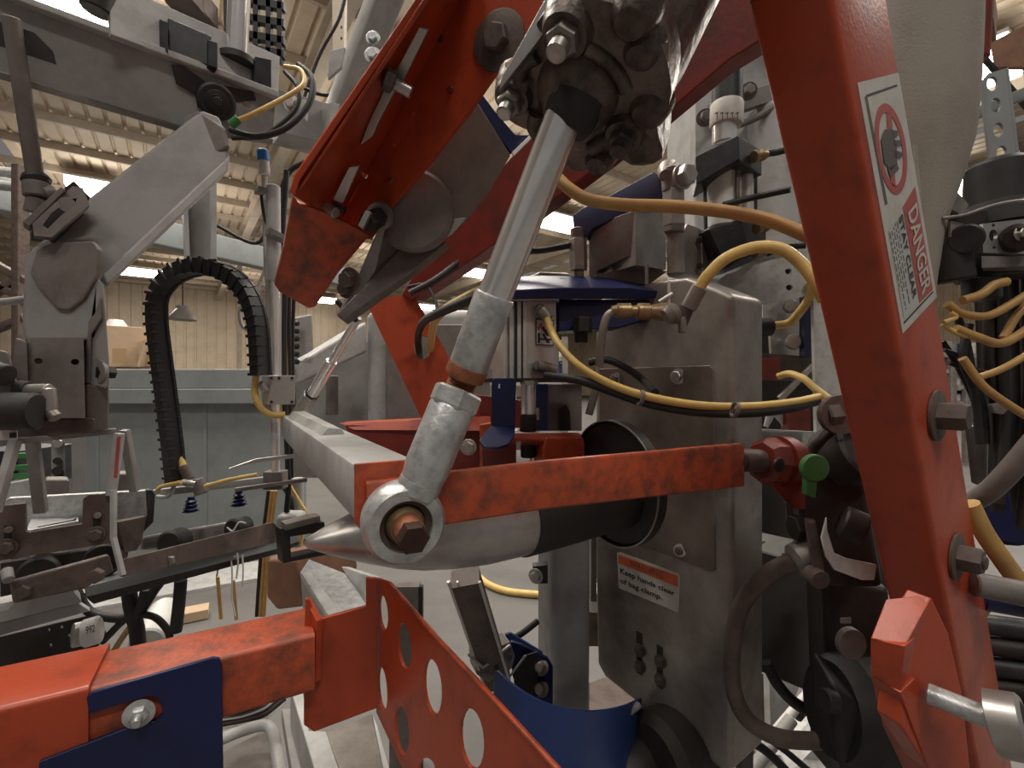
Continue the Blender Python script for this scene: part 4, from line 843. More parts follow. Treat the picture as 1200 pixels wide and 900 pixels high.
# ================================================================ CENTRE
# pale frame cabinet behind
T = thing('pale_machine_frame', 'large pale grey rounded machine frame behind the holed red plate', 'frame', P(500, 495, 1.5))
slab(T, 'corner_column', [(430, 362, 1.45), (500, 362, 1.5), (570, 362, 1.55), (570, 560, 1.55), (432, 560, 1.45)], .25, GREYL, bev=.03, seg=4)
slab(T, 'inner_panel', [(452, 380, 1.40), (575, 380, 1.52), (575, 560, 1.52), (454, 560, 1.40)], .02, GREYD, bev=.004)
slab(T, 'sloped_top_beam', [(344, 428, 1.30), (430, 376, 1.44), (432, 412, 1.44), (346, 452, 1.30)], .12, GREYL, bev=.01)
slab(T, 'recess_back', [(340, 430, 1.7), (434, 400, 1.7), (434, 560, 1.7), (340, 560, 1.7)], .03, GREY)
rod(T, 'hanging_bracket', (389, 440, 1.6), (389, 486, 1.6), .02, GREYD)
# bag spout
T = thing('bag_spout', 'silver bullet-shaped bag spout with black rubber boot', 'spout', P(560, 690, .6))
tip = P(355, 637, .50)
def axp(x, y0=637, sl=-.128):
    L = 0
    for _ in range(80):
        p = tip + M * L; L += (((x - CX) / F) * p.y - p.x) / (M.x - (x - CX) / F * M.y)
    return L
end = P(735, 566, tip.y + M.y * axp(735)); dirs = end - tip
Ltot = axp(735)
prof = []
for x, r in ((355, .0015), (360, .006), (370, .011), (385, .018), (405, .026), (430, .036), (460, .047), (490, .0545), (520, .059), (560, .0615), (603, .062)):
    prof.append((max(axp(x), 0) / Ltot, r))
prof[0] = (0, .001); prof = sorted(prof)
bm = bmesh.new(); u, v = frame(dirs)
loft(bm, [ring(tip + dirs * t + Z * (-.012 * min(1, t * 2.2)), u, v, [(a, b * .86) for a, b in circ(r, 48)]) for t, r in prof]); fin(bm, 'silver_nose', STEELM, T, ang=60)
t1 = prof[-1][0]
bm = bmesh.new(); loft(bm, [ring(tip + dirs * t + Z * (-.012 * (1 - k)), u, v, [(a, b * (.86 + .14 * k)) for a, b in circ(r, 48)]) for t, r, k in ((t1, .0625, 0), (t1 + .002, .0645, 0), (t1 + .10, .064, .1), (t1 + .2, .063, .2), (.94, .060, .3), (.99, .060, .3))]); fin(bm, 'rubber_boot', BLACK, T, ang=60)
q = P(716, 566, .715); qd = dirs.normalized()
pipe(T, 'boot_rim', q, q + qd * .016, .094, .0915, BLACK, 56); pipe(T, 'rim_edge', q - qd * .0015, q, .0945, .0925, STEEL, 56); rod(T, 'boot_mouth', q + qd * .004, q + qd * .015, .0915, BLACK, n=56)
slab(T, 'red_foot_tab', [(640, 598, .60), (708, 590, .63), (712, 604, .63), (700, 610, .62), (660, 616, .60), (650, 608, .60)], .02, RED, bev=.003)
slab(T, 'gasket', [(640, 604, .62), (714, 598, .65), (712, 610, .65), (690, 618, .63), (660, 622, .62)], .02, CAST, bev=.004)
rod(T, 'pipe_lug', (566, 600, .60), (566, 585, .60), .01, DARK)
# red clevis and cylinder above it
T = thing('orange_clevis', 'orange red inverted U clevis block standing behind the near red arm', 'clevis', P(645, 555, .75))
slab(T, 'clevis_right', [(640, 512, .72), (684, 512, .74), (686, 520, .74), (686, 556, .74), (640, 556, .72), (636, 530, .72)], .05, RED, bev=.004)
slab(T, 'clevis_top', [(600, 507, .72), (680, 506, .74), (685, 516, .74), (640, 518, .72), (600, 516, .72)], .06, RED, bev=.004)
slab(T, 'clevis_left', [(564, 512, .74), (605, 512, .74), (605, 552, .74), (564, 552, .74)], .012, REDD)
slab(T, 'clevis_edge', [(562, 516, .735), (566, 512, .735), (566, 552, .735), (562, 552, .735)], .012, REDW)
rod(T, 'centre_pin', (619, 516, .75), (619, 536, .75), .012, DARK); bm = bmesh.new()
T = thing('blue_bent_bracket', 'dark blue bent strip bracket with curled foot left of the clevis', 'bracket', P(588, 525, .7))
slab(T, 'strip', [(576, 446, .70), (580, 443, .70), (602, 443, .70), (605, 448, .70), (604, 500, .70), (576, 500, .70)], .005, BLUE)
slab(T, 'curled_foot', [(576, 499, .70), (604, 499, .70), (603, 510, .685), (596, 520, .67), (584, 524, .66), (568, 524, .655), (562, 517, .66), (567, 508, .68)], .005, BLUE)
slab(T, 'glint_slot', [(584, 450, .699), (586, 450, .699), (586, 455, .699), (584, 455, .699)], .002, WHITE, bev=0)
T = thing('air_cylinder', 'ribbed aluminium air cylinder with printed emblem under the blue flange', 'cylinder', P(622, 445, .8))
slab(T, 'profile_body', [(590, 352, .78), (656, 352, .82), (656, 446, .82), (590, 446, .78)], .06, ALU, bev=.004)
for x0, x1 in ((589, 594), (597, 603), (606, 611), (613, 618)): slab(T, 'profile_rib', [(x0, 353, .775), (x1, 353, .776), (x1, 445, .776), (x0, 445, .775)], .008, ALU, bev=.001)
slab(T, 'groove', [(603, 353, .772), (605, 353, .772), (605, 445, .772), (603, 445, .772)], .004, DARK, bev=0)
slab(T, 'flat_face', [(618, 352, .778), (652, 352, .798), (652, 446, .798), (618, 446, .778)], .01, ALU, bev=.001)
fp = P(635, 400, .786); fnr = nrm([P(618, 352, .778), P(652, 352, .798), P(652, 446, .798)]); fnr = fnr if fnr.y < 0 else -fnr
def ef(x, y, k=0): return onp(x, y, fp + fnr * k, fnr)
E = slab(T, 'emblem_plate', [ef(x, y, .0012) for x, y in ((628, 373), (649, 375), (649, 405), (628, 404))], .0005, INK, bev=0)
slab(E, 'emblem_field', [ef(x, y, .0016) for x, y in ((629, 374.5), (648, 376), (648, 404), (629, 403))], .0003, STICK, bev=0)
for pl_ in (((630, 396), (646, 397), (646, 399), (630, 398)), ((630, 390), (633, 390), (633, 402), (630, 402)), ((635, 391), (638, 391), (645, 402), (641, 402)), ((640, 386), (647, 386), (647, 389), (640, 389)), ((639, 379), (647, 380), (647, 384), (639, 383)), ((634, 384), (637, 382), (644, 394), (641, 394))):
    slab(E, 'emblem_block', [ef(x, y, .002) for x, y in pl_], .0003, INK, bev=0)
slab(E, 'emblem_red_mark', [ef(x, y, .002) for x, y in ((629, 384), (634, 378), (636, 380), (631, 388))], .0003, STRED, bev=0)
for i, (x, y, x2, y2) in enumerate(((634, 362, 643, 374), (630, 428, 652, 434))):
    rod(T, 'port_elbow', ef(x, y, .012), ef(x2, y2, .018), .009, STEEL); rod(T, 'port_stub', ef(x, y, -.002), ef(x, y, .014), .008, STEEL)
slab(T, 'end_bracket', [(574, 443, .72), (700, 443, .80), (700, 448, .80), (574, 448, .72)], .06, DARK, bev=.001)
T = thing('cylinder_rod', 'steel piston rod of the air cylinder standing on the orange clevis', 'rod', P(619, 506, .76))
rod(T, 'rod', (619, 448, .76), (619, 486, .76), .0115, CHROME); rod(T, 'rod_fork', (619, 486, .76), (619, 506, .76), .0135, DARK); lathe(T, 'nut', (620, 446, .75), (620, 451, .75), [(0, .014), (1, .014)], STEELM, n=6); rod(T, 'glint_pin', (629, 478, .77), (629, 492, .77), .005, STEELM)
T = thing('dark_backing_plate', 'dark grey smudged plate behind the cylinder rod with blue strip', 'plate', P(655, 505, .85))
slab(T, 'plate', [(632, 450, .86), (682, 450, .90), (682, 505, .90), (632, 505, .86)], .02, GREYD); slab(T, 'blue_strip', [(628, 450, .84), (642, 450, .84), (642, 505, .84), (628, 505, .84)], .01, BLUEL)
slab(T, 'oil_smudge', [(656, 480, .872), (663, 474, .876), (668, 482, .88), (669, 505, .88), (656, 505, .872)], .001, DARK, bev=0)
# blue flange
T = thing('blue_flange', 'long dark blue flanged plate across the top of the steel cabinet', 'flange', P(700, 385, .85))
slab(T, 'top_plate', [(600, 340, .74), (660, 337, .76), (740, 337, .80), (786, 343, .84), (806, 352, .87), (786, 350, .84), (600, 351, .74)], .10, BLUE, bev=.002)
slab(T, 'lower_skirt', [(655, 350, .80), (800, 352, .86), (765, 372, .84), (725, 384, .82), (655, 388, .80)], .03, BLUE, bev=.002)
slab(T, 'rear_corner', [(752, 352, .84), (800, 350, .88), (770, 362, .86)], .02, BLUE)
rod(T, 'bolt_stud', (681, 388, .80), (681, 402, .80), .011, DARK); rod(T, 'bolt_stud', (683, 372, .79), (683, 390, .79), .016, DARK, n=6)
T = thing('front_cover_cap', 'pale rounded metal cap lying on the left end of the blue flange', 'cap', P(650, 337, .85))
slab(T, 'cap', [(618, 338, .86), (618, 326, .86), (634, 318, .86), (668, 319, .90), (680, 336, .90)], .06, STEEL, bev=.006)
bar(T, 'edge_bar', (655, 330, .84), (736, 336, .90), .01, .012, ALU)
T = thing('upper_gearbox', 'blocky machined housing with square notch standing on the blue flange', 'housing', P(735, 335, .95))
slab(T, 'left_face', [(690, 265, .90), (745, 246, .84), (745, 313, .84), (737, 300, .845), (699, 318, .90), (699, 328, .90), (690, 328, .90)], .03, STEEL, bev=.001)
slab(T, 'right_face', [(745, 246, .84), (780, 248, .88), (781, 316, .88), (745, 311, .84)], .06, STEELM, bev=.001)
slab(T, 'notch_back', [(698, 300, .96), (742, 296, .92), (742, 330, .92), (698, 330, .96)], .02, GREYD); slab(T, 'base', [(698, 322, .90), (745, 312, .86), (782, 318, .90), (760, 334, .88), (700, 334, .88)], .05, GREYD)
rod(T, 'thin_stud', (758, 310, .83), (758, 334, .83), .003, GREYD)
T = thing('blue_lever', 'dark blue peaked lever across the top of the machined housing', 'lever', P(725, 270, .85))
slab(T, 'lever_plate', [(671, 252, .90), (672, 276, .90), (688, 278, .89), (694, 268, .88), (745, 244, .84), (778, 238, .84), (778, 208, .84), (766, 201, .84), (712, 230, .87), (682, 244, .90)], .02, BLUE, bev=.002)
T = thing('right_link_rod', 'upright steel link rod with hex clevis at the right end of the blue lever', 'link rod', P(791, 325, .83))
lathe(T, 'eye', (788, 196, .85), (780, 206, .80), [(0, .010), (.5, .020), (1, .010)], STEEL); rod(T, 'eye_body', (786, 198, .81), (788, 225, .81), .017, STEEL); rod(T, 'hex_clevis', (789, 222, .81), (790, 266, .81), .0185, STEELM, n=6); rod(T, 'jam_nut', (790, 264, .81), (790, 273, .81), .0175, STEEL, n=6); rod(T, 'rod', (791, 272, .82), (792, 322, .82), .0145, STEEL)
bolt(T, P(799, 208, .79), Vector((.5, -1, 0)), .017, STEELM, wash=1.2, h=1.0)
T = thing('left_link_rod', 'shorter steel link rod at the left end of the blue lever', 'link rod', P(678, 335, .88))
rod(T, 'eye_body', (676, 268, .88), (677, 284, .88), .013, STEEL); rod(T, 'hex_clevis', (677, 280, .88), (678, 314, .88), .0165, STEELM, n=6); rod(T, 'jam_nut', (678, 312, .88), (678, 318, .88), .016, STEELM, n=6); rod(T, 'rod', (678, 318, .88), (679, 336, .88), .0095, STEEL)
T = thing('pale_end_block', 'pale machined end block with two socket screws below the white air cylinder', 'block', P(820, 330, .9))
slab(T, 'block_front', [(797, 276, .88), (806, 262, .88), (822, 268, .90), (824, 325, .90), (800, 320, .88)], .04, STEEL, bev=.002); slab(T, 'block_side', [(822, 268, .895), (844, 276, .93), (844, 322, .93), (824, 325, .895)], .05, STEELM, bev=.002)
for y in (281, 312): rod(T, 'socket_screw', (820, y, .889), (820, y, .885), .006, DARK, n=12)
# white air gripper
T = thing('vertical_air_gripper', 'upright air cylinder with black end blocks, white barrel and printed collar', 'cylinder', P(855, 310, .9))
slab(T, 'upper_block_front', [(815, 183, .86), (865, 158, .84), (867, 186, .84), (816, 216, .86)], .07, BLACKP, bev=.002); slab(T, 'upper_block_side', [(865, 158, .84), (893, 176, .90), (893, 206, .90), (867, 188, .84)], .04, BLACKP, bev=.002)
rod(T, 'white_barrel', (847, 204, .90), (847, 268, .90), .027, WHITE, n=36); rod(T, 'guide_rod', (875, 196, .90), (876, 262, .90), .011, ALU); bar(T, 'tie_rod', (826, 214, .88), (827, 268, .88), .006, .006, DARK); bar(T, 'tie_rod', (864, 200, .87), (864, 262, .87), .006, .006, BROWN)
bar(T, 'tie_rod', (885, 200, .92), (885, 262, .92), .006, .006, BLACK)
slab(T, 'lower_block_front', [(830, 268, .86), (870, 258, .86), (880, 300, .87), (845, 300, .86)], .05, BLACKP, bev=.002); slab(T, 'lower_block_side', [(868, 258, .865), (898, 262, .92), (898, 300, .92), (845, 322, .87), (870, 300, .865)], .03, BLACKP, bev=.002)
rod(T, 'upper_rod', (849, 132, .90), (849, 170, .90), .022, CHROME); bm = bmesh.new()
lathe(T, 'printed_collar', (852, 122, .90), (851, 148, .90), [(0, .028), (.1, .0295), (.9, .0295), (1, .028)], STICK, n=36)
for i in range(5): slab(T, 'scale_mark', [(838 + i * 6, 132, .866), (842 + i * 6, 131, .866), (842 + i * 6, 132.5, .866), (838 + i * 6, 133.5, .866)], .001, INKG, bev=0); slab(T, 'scale_mark', [(840 + i * 6, 132, .866), (841 + i * 6, 132, .866), (841 + i * 6, 140, .866), (840 + i * 6, 140, .866)], .001, INKG, bev=0)
rod(T, 'black_sleeve', (852, 50, .90), (852, 126, .90), .0275, BLACKP, n=36)
for (x, y) in ((885, 184), (888, 268), (886, 296)):
    bm = bmesh.new(); add_lathe(bm, P(x - 2, y, .86), P(x + 14, y - 3, .87), [(0, .010), (.2, .011), (.25, .008), (.35, .010), (.45, .0075), (.55, .010), (.65, .0075), (.75, .009), (1, .006)], 16); fin(bm, 'brass_fitting', BRASS, T)
hose(None, 'black_air_line', [(898, 180, .87), (912, 178, .87), (932, 172, .86)], .006, BLACK, label='black air line leaving the upper black gripper block to the right', cat='hose')
hose(None, 'black_air_line', [(848, 240, .84), (880, 232, .84), (926, 222, .80)], .0055, BLACK, label='black air line crossing in front of the white barrel', cat='hose')
hose(None, 'black_air_line', [(898, 298, .87), (920, 290, .86), (944, 288, .85)], .005, BLACK, label='black air line at the lower black gripper block', cat='hose')
# grey steel back housing
T = thing('rear_steel_column', 'pale sheet metal column with bolted strap behind the air gripper', 'column', P(880, 320, 1.1))
slab(T, 'column_face', [(815, 60, 1.08), (960, 60, 1.12), (960, 330, 1.12), (815, 330, 1.08)], .15, GREYL, bev=.01)
slab(T, 'flange_strip', [(815, 100, 1.03), (835, 95, 1.03), (835, 190, 1.03), (815, 195, 1.03)], .03, GREYL)
slab(T, 'strap', [(835, 118, 1.0), (925, 92, 1.03), (925, 112, 1.03), (835, 140, 1.0)], .02, STEEL); hose(T, 'round_clamp_band', [(868, 146, 1.02), (890, 136, 1.02), (925, 112, 1.02)], .007, GREYD)
for x, y, d in ((877, 107, .99), (826, 138, 1.0)): lathe(T, 'washer', (x, y, d), (x, y, d - .005), [(0, .017), (1, .017)], GREYD); bolt(T, (x, y, d - .005), FRONT, .0115, GREYD, wash=0)
rod(T, 'curved_duct', (905, 130, 1.06), (905, 300, 1.06), .05, GREYL, n=40)
# perforated bracket + window frame
T = thing('speckled_window_frame', 'pale speckled sheet metal window frame beside the leaning post', 'frame', P(920, 545, .95))
wp = P(900, 400, .93); wn = Vector((.15, -1, 0)).normalized()
def wq(x, y): return onp(x, y, wp, wn)
slab(T, 'frame_sheet', [wq(*q) for q in ((838, 336), (850, 322), (905, 304), (952, 296), (1000, 296), (1050, 600), (1050, 640), (940, 640), (940, 548), (872, 512), (868, 360), (845, 350))], .008, WHITEP,
     holes=[[wq(*q) for q in ((873, 362), (953, 345), (957, 506), (875, 502))], ell(924, 318, 4, 3.5, wp, wn, k=14), ell(925, 337, 4, 3.5, wp, wn, k=14)])
for x, y in ((924, 318), (925, 337)): rod(T, 'hole_shade_disc', wq(x, y) + Vector((0, .006, 0)), wq(x, y) + Vector((0, .010, 0)), .010, DARK, n=14)  # dark disc added behind each hole to give it shade
slab(T, 'lower_pane_frame', [wq(*q) for q in ((872, 506), (940, 506), (940, 620), (872, 620))], .02, GREY, bev=0)
T = thing('window_mechanism', 'dark greasy valve mechanism seen through the speckled window frame', 'mechanism', P(915, 500, 1.05))
slab(T, 'back_plate', [(870, 345, 1.2), (965, 345, 1.2), (965, 520, 1.2), (870, 520, 1.2)], .02, DARK); slab(T, 'mirror_plate', [(894, 352, 1.08), (942, 342, 1.08), (942, 420, 1.08), (904, 414, 1.08), (902, 380, 1.08), (894, 376, 1.08)], .01, STEELM)
slab(T, 'blue_edge', [(943, 342, 1.02), (953, 340, 1.02), (953, 418, 1.02), (943, 418, 1.02)], .02, BLUE); rod(T, 'valve_knob', (886, 384, 1.0), (904, 383, 1.0), .019, BLACK); rod(T, 'bolt_head', (930, 402, 1.06), (930, 400, 1.04), .016, STEELM); rod(T, 'screw_head', (925, 360, 1.06), (927, 358, 1.04), .014, STEEL)
slab(T, 'shelf', [(870, 412, 1.05), (955, 418, 1.05), (953, 446, 1.05), (870, 446, 1.05)], .03, BROWN); slab(T, 'maroon_block', [(893, 420, 1.02), (914, 420, 1.02), (914, 445, 1.02), (893, 445, 1.02)], .02, REDD)
slab(T, 'diagonal_rod', [(913, 465, 1.0), (953, 426, 1.0), (956, 430, 1.0), (918, 470, 1.0)], .01, STEELM); slab(T, 'red_lower_block', [(924, 480, 1.02), (950, 480, 1.02), (950, 504, 1.02), (924, 504, 1.02)], .03, REDD); slab(T, 'light_gap_panel', [(898, 484, 1.04), (920, 484, 1.04), (920, 502, 1.04), (908, 488, 1.04), (900, 502, 1.04)], .004, GREYL); rod(T, 'small_pin', (900, 487, 1.0), (897, 500, 1.0), .004, ALU)
# steel cabinet
cn = Vector((-.8, -.6, 0)).normalized(); cq = P(860, 600, .72)
def cc(x, y, k=0): return onp(x, y, cq + cn * k, cn)
T = thing('steel_cabinet', 'tall worn stainless steel cabinet with bag clamp warning label', 'cabinet', P(800, 880, .85))
bdir = Vector((.6, -.8, 0)) ; bdir = -cn
outl = [(697, 352), (697, 662), (699, 778), (708, 794), (800, 868), (845, 905), (858, 905), (858, 345), (842, 338), (805, 324), (770, 328), (740, 338)]
slab(T, 'body', [cc(*q) for q in outl], -cn * .10, STEEL, bev=.009, seg=4)
slab(T, 'recess_plate', [cc(x, y, .002) for x, y in ((702, 432), (832, 428), (836, 434), (838, 668), (832, 670), (738, 634), (716, 622), (702, 600))], .004, STEELB, bev=.0015)
for x, y, s in ((795, 441, 1), (722, 444, .9), (797, 645, .8)): lathe(T, 'washer', cc(x, y, .003), cc(x, y, .006), [(0, .013 * s), (1, .013 * s)], STEELM); bolt(T, cc(x, y, .006), cn, .009 * s, STEELM if s == 1 else BROWN, wash=0)
for x, y in ((749, 752), (773, 768)):
    slab(T, 'slot', [cc(x - 3.5, y - 13, .0006), cc(x + 3.5, y - 9, .0006), cc(x + 3.5, y + 40, .0006), cc(x - 3.5, y + 36, .0006)], .001, DARK, bev=0)
for x, y in ((750, 762), (750, 781), (774, 775), (774, 797)): bolt(T, cc(x, y, .001), cn, .0095, BROWN, wash=1.2, h=.5)
K = slab(T, 'warning_label', [cc(x, y, .0008) for x, y in ((723, 648), (727, 647), (795, 672), (797, 677), (795, 718), (725, 689))], .0005, STICK, bev=0, label='orange and white clamp warning label')
slab(K, 'orange_band', [cc(x, y, .0012) for x, y in ((724.5, 650), (794.5, 675), (794.5, 688), (724.5, 659.5))], .0003, STORG, bev=0)
text(K, 'warning_lettering', 'WARNING', [cc(x, y, .0013) for x, y in ((738, 656), (777, 670), (777, 679), (738, 663.5))], RUST, off=.0002)
text(K, 'message_line', 'Keep hands clear', [cc(x, y, .0013) for x, y in ((727, 665), (791, 693), (791, 700), (727, 674))], INK, off=.0002)
text(K, 'message_line', 'of bag clamp.', [cc(x, y, .0013) for x, y in ((727, 677), (776, 697), (776, 705.5), (727, 685))], INK, off=.0002)
# yellow hoses
def yh(lab, pts, r=.0062, m=YEL, name='yellow_hose', cat='hose'): return hose(None, name, pts, r, m, label=lab, cat=cat, n=12)
yh('long aged yellow hose sweeping from behind the casting to the leaning post', [(655, 210, .58), (668, 222, .57), (690, 234, .56), (730, 240, .55), (790, 242, .54), (850, 248, .53), (900, 258, .52), (945, 276, .50), (975, 290, .48)], .0072, YELD)
T = thing('bright_yellow_hose', 'thick bright yellow hose arching from the brass fitting to the leaning post', 'hose', P(820, 345, .7))
hose(T, 'hose_body', [(817, 341, .70), (830, 322, .69), (852, 302, .68), (885, 290, .67), (915, 292, .66), (938, 308, .65), (955, 330, .64), (966, 352, .64)], .0085, YEL, n=14)
rod(T, 'crimp_sleeve', (820, 336, .70), (806, 362, .71), .0115, STEEL); rod(T, 'tee_body', (806, 358, .71), (797, 380, .72), .0105, BROWN); rod(T, 'tee_leg', (799, 372, .71), (800, 390, .71), .006, STEEL)
yh('yellow hose emerging from the window valve knob up to the frame edge', [(905, 382, 1.0), (925, 378, .99), (940, 362, .96), (950, 345, .94), (950, 330, .93)], .0085, YEL)
yh('yellow hose end curving out of the mechanism to the right', [(912, 441, .99), (925, 438, .97), (942, 444, .94), (956, 456, .92), (975, 470, .9)], .007, YEL)
T = thing('draped_yellow_hose', 'yellow hose draped from the aluminium cylinder across the cabinet', 'hose', P(760, 470, .66))
hose(T, 'hose_body', [(641, 374, .765), (646, 388, .75), (658, 408, .72), (680, 430, .69), (715, 450, .67), (760, 465, .66), (820, 475, .66), (880, 476, .68), (930, 471, .70), (960, 465, .72)], .0058, YEL, n=12)
for x, y in ((751, 466), (861, 480)): 
    pipe(T, 'cable_tie', (x - 2, y, .655), (x + 2, y + 1, .655), .0115, .009, GREYD, 14)
yh('long black hose tied under the draped yellow hose', [(640, 440, .74), (680, 446, .69), (715, 458, .675), (760, 473, .665), (820, 483, .665), (880, 484, .68), (930, 478, .70), (958, 470, .72)], .0065, BLACK, 'black_hose')
yh('short black hose curving over the recess plate bolt', [(690, 425, .80), (712, 422, .79), (738, 434, .78), (756, 448, .77), (768, 460, .70)], .006, BLACK, 'black_hose')
yh('yellow hose looping behind the chrome rod to the holed red plate', [(574, 336, .60), (548, 348, .64), (520, 364, .72), (508, 382, .82), (504, 410, .96)], .0068, YEL)
yh('black hose looping behind the chrome rod into the plate hole', [(572, 344, .60), (545, 354, .64), (512, 368, .72), (496, 378, .80), (490, 396, .90), (492, 418, .98)], .0068, BLACK, 'black_hose')
yh('thin black wire arching above the black hose loop', [(478, 336, .9), (498, 334, .9), (510, 352, .88), (512, 372, .86)], .003, BLACK, 'thin_wire')
yh('black air line from the chrome rod to the left link rod', [(600, 292, .88), (630, 294, .88), (655, 290, .88), (674, 286, .88)], .006, BLACK, 'black_air_line')
yh('black cable emerging below the rear cross beam', [(560, 285, .9), (540, 305, .88), (510, 328, .86), (480, 344, .85)], .006, BLACK, 'black_cable')
T = thing('brass_valve_line', 'row of dirty brass fittings with a small wing valve under the blue flange', 'fitting', P(760, 370, .72))
bm = bmesh.new(); add_lathe(bm, P(716, 364, .72), P(790, 366, .72), [(0, .007), (.08, .009), (.1, .0115), (.3, .012), (.32, .009), (.4, .009), (.42, .0125), (.6, .0125), (.62, .010), (.8, .014), (.98, .014), (1, .010)], 20); fin(bm, 'fitting_chain', BRASS, T)
hose(T, 'bent_pipe', [(722, 364, .72), (712, 370, .72), (706, 390, .72), (702, 430, .72)], .0062, STEEL); rod(T, 'lower_pipe', (703, 440, .74), (690, 486, .74), .006, STEEL)
lathe(T, 'valve_body', (780, 372, .70), (794, 364, .70), [(0, .012), (.5, .016), (1, .011)], STEEL); slab(T, 'wing_handle', [(783, 329, .69), (786, 329, .69), (786, 364, .69), (783, 364, .69)], .004, ALU); rod(T, 'wing_arm', (772, 354, .69), (788, 344, .69), .003, ALU)
# centre posts below
T = thing('centre_support_post', 'grey square steel post with rounded corners left of the cabinet', 'post', P(658, 830, .9))
bar(T, 'post_tube', (660, 560, .93), (660, 838, .93), .082, .082, GREY, r=.016, up=Vector((-.35, 1, 0)))
slab(T, 'black_clip', [(624, 664, .85), (642, 662, .85), (642, 684, .85), (630, 684, .85)], .02, BLACKP); bolt(T, (628, 675, .845), Vector((-.5, -1, 0)), .009, STEELM)
bar(T, 'side_strap', (695, 560, .99), (694, 700, .99), .012, .04, GREYD)
T = thing('slanted_profile_leg', 'dark slanted aluminium profile leg with bright edges under the spout', 'leg', P(580, 790, .75))
a, b = P(545, 676, .66), P(584, 798, .78); bar(T, 'profile', a, b, .040, .03, BROWN, up=Vector((0, 1, 0)))
for s, w_ in ((-.021, .004), (.021, .004), (-.009, .002)): bar(T, 'bright_edge', a + Vector((s, -.016, 0)), b + Vector((s, -.016, 0)), w_, .003, ALU, up=Vector((0, 1, 0)))
slab(T, 'foot_clamp', [(556, 770, .74), (598, 752, .76), (604, 770, .76), (600, 784, .76), (572, 800, .74), (558, 790, .74)], .04, GREYD, bev=.002); bar(T, 'foot_wire', (548, 766, .72), (566, 782, .73), .004, .004, ALU); bar(T, 'foot_wire', (566, 782, .73), (598, 756, .75), .004, .004, ALU)
for x, y in ((560, 682), (597, 770), (582, 782)): rod(T, 'socket_hole', (x, y, .70), (x, y, .695), .004, BLACK, n=12)
T = thing('blue_curved_guard', 'glossy blue curved sheet guard wrapped round the foot of the grey post', 'guard', P(670, 900, .8))
gp_ = [(578, 790, .66), (582, 787, .655), (600, 802, .64), (622, 816, .635), (648, 827, .64), (680, 833, .66), (710, 832, .70), (735, 826, .76), (752, 818, .84)]
bm = bmesh.new(); S1 = spline(gp_, 4); up0 = [Vector((p.x, p.y, p.z)) for p in S1]
rings = []
for i, p in enumerate(S1):
    t = (S1[min(i + 1, len(S1) - 1)] - S1[max(i - 1, 0)]); t.z = 0; t.normalize(); nn = Vector((-t.y, t.x, 0)) * .004
    rings.append([p, p + nn, p + nn - Z * .22, p - Z * .22])
loft(bm, rings); fin(bm, 'curved_sheet', BLUEL, T, ang=50, bev=.0008)
T = thing('blue_hinge_bracket', 'blue bracket with two dome bolts between profile leg and grey post', 'bracket', P(625, 820, .8))
slab(T, 'plate', [(598, 752, .80), (612, 756, .80), (642, 772, .80), (648, 782, .80), (648, 830, .80), (606, 815, .80), (600, 790, .80)], .008, BLUE, bev=.002)
slab(T, 'rear_wing', [(592, 744, .86), (598, 742, .86), (636, 765, .86), (630, 790, .86), (600, 780, .86)], .006, BLUEL)
slab(T, 'dark_gusset', [(602, 800, .79), (612, 770, .79), (630, 764, .79), (630, 820, .79)], .004, DARK, bev=0); bar(T, 'bright_wire', (598, 792, .78), (616, 768, .78), .003, .003, ALU)
for y in (782, 807): lathe(T, 'dome_bolt', (634, y, .80), (632, y, .782), [(0, .013), (.2, .013), (.3, .009), (.8, .009), (1, .006)], STEEL, n=20)
hose(None, 'floor_strut_rod', [(594, 752, .88), (612, 742, .9), (630, 728, .92)], .006, DARK, label='thin dark rod between the blue bracket and the grey post', cat='rod')
T = thing('floor_hose', 'yellow hose lying on the concrete floor behind the legs', 'hose', P(600, 690, 3.0))
hose(T, 'hose_body', [(p[0], p[1], 1.28 * F / (p[1] - CY)) for p in ((555, 668), (568, 682), (590, 692), (620, 696), (650, 697), (680, 692), (690, 684))], .022, YEL)
T = thing('white_cylinder_behind', 'pale round canister between the post and the cabinet', 'canister', P(696, 710, 1.2))
rod(T, 'canister', (696, 688, 1.15), (696, 712, 1.15), .03, WHITE); bar(T, 'brown_stand', (694, 712, 1.15), (694, 752, 1.15), .04, .04, BROWN)
T = thing('floor_machine_base', 'grey cast machine base with grimy top edge right of the post', 'base', P(730, 850, 1.1))
slab(T, 'base_top', [(690, 832, 1.15), (690, 800, 1.25), (716, 790, 1.35), (800, 800, 1.35), (800, 850, 1.15)], Vector((0, 0, -.3)), BROWN, bev=.004)
T = thing('dark_machine_foot', 'black greasy gear housing under the steel cabinet', 'housing', P(780, 900, .85))
for (x, y, d, r) in ((790, 880, .80, .07), (745, 900, .80, .05), (760, 850, .86, .03)):
    bm = bmesh.new(); c = P(x, y, d); add_lathe(bm, c - M * .05, c + M * .05, [(0, r * .8), (.15, r), (.85, r), (1, r * .8)], 24); fin(bm, 'gear_drum', DARK, T)
rod(T, 'bright_lug', (735, 836, .78), (748, 826, .80), .006, GREY)
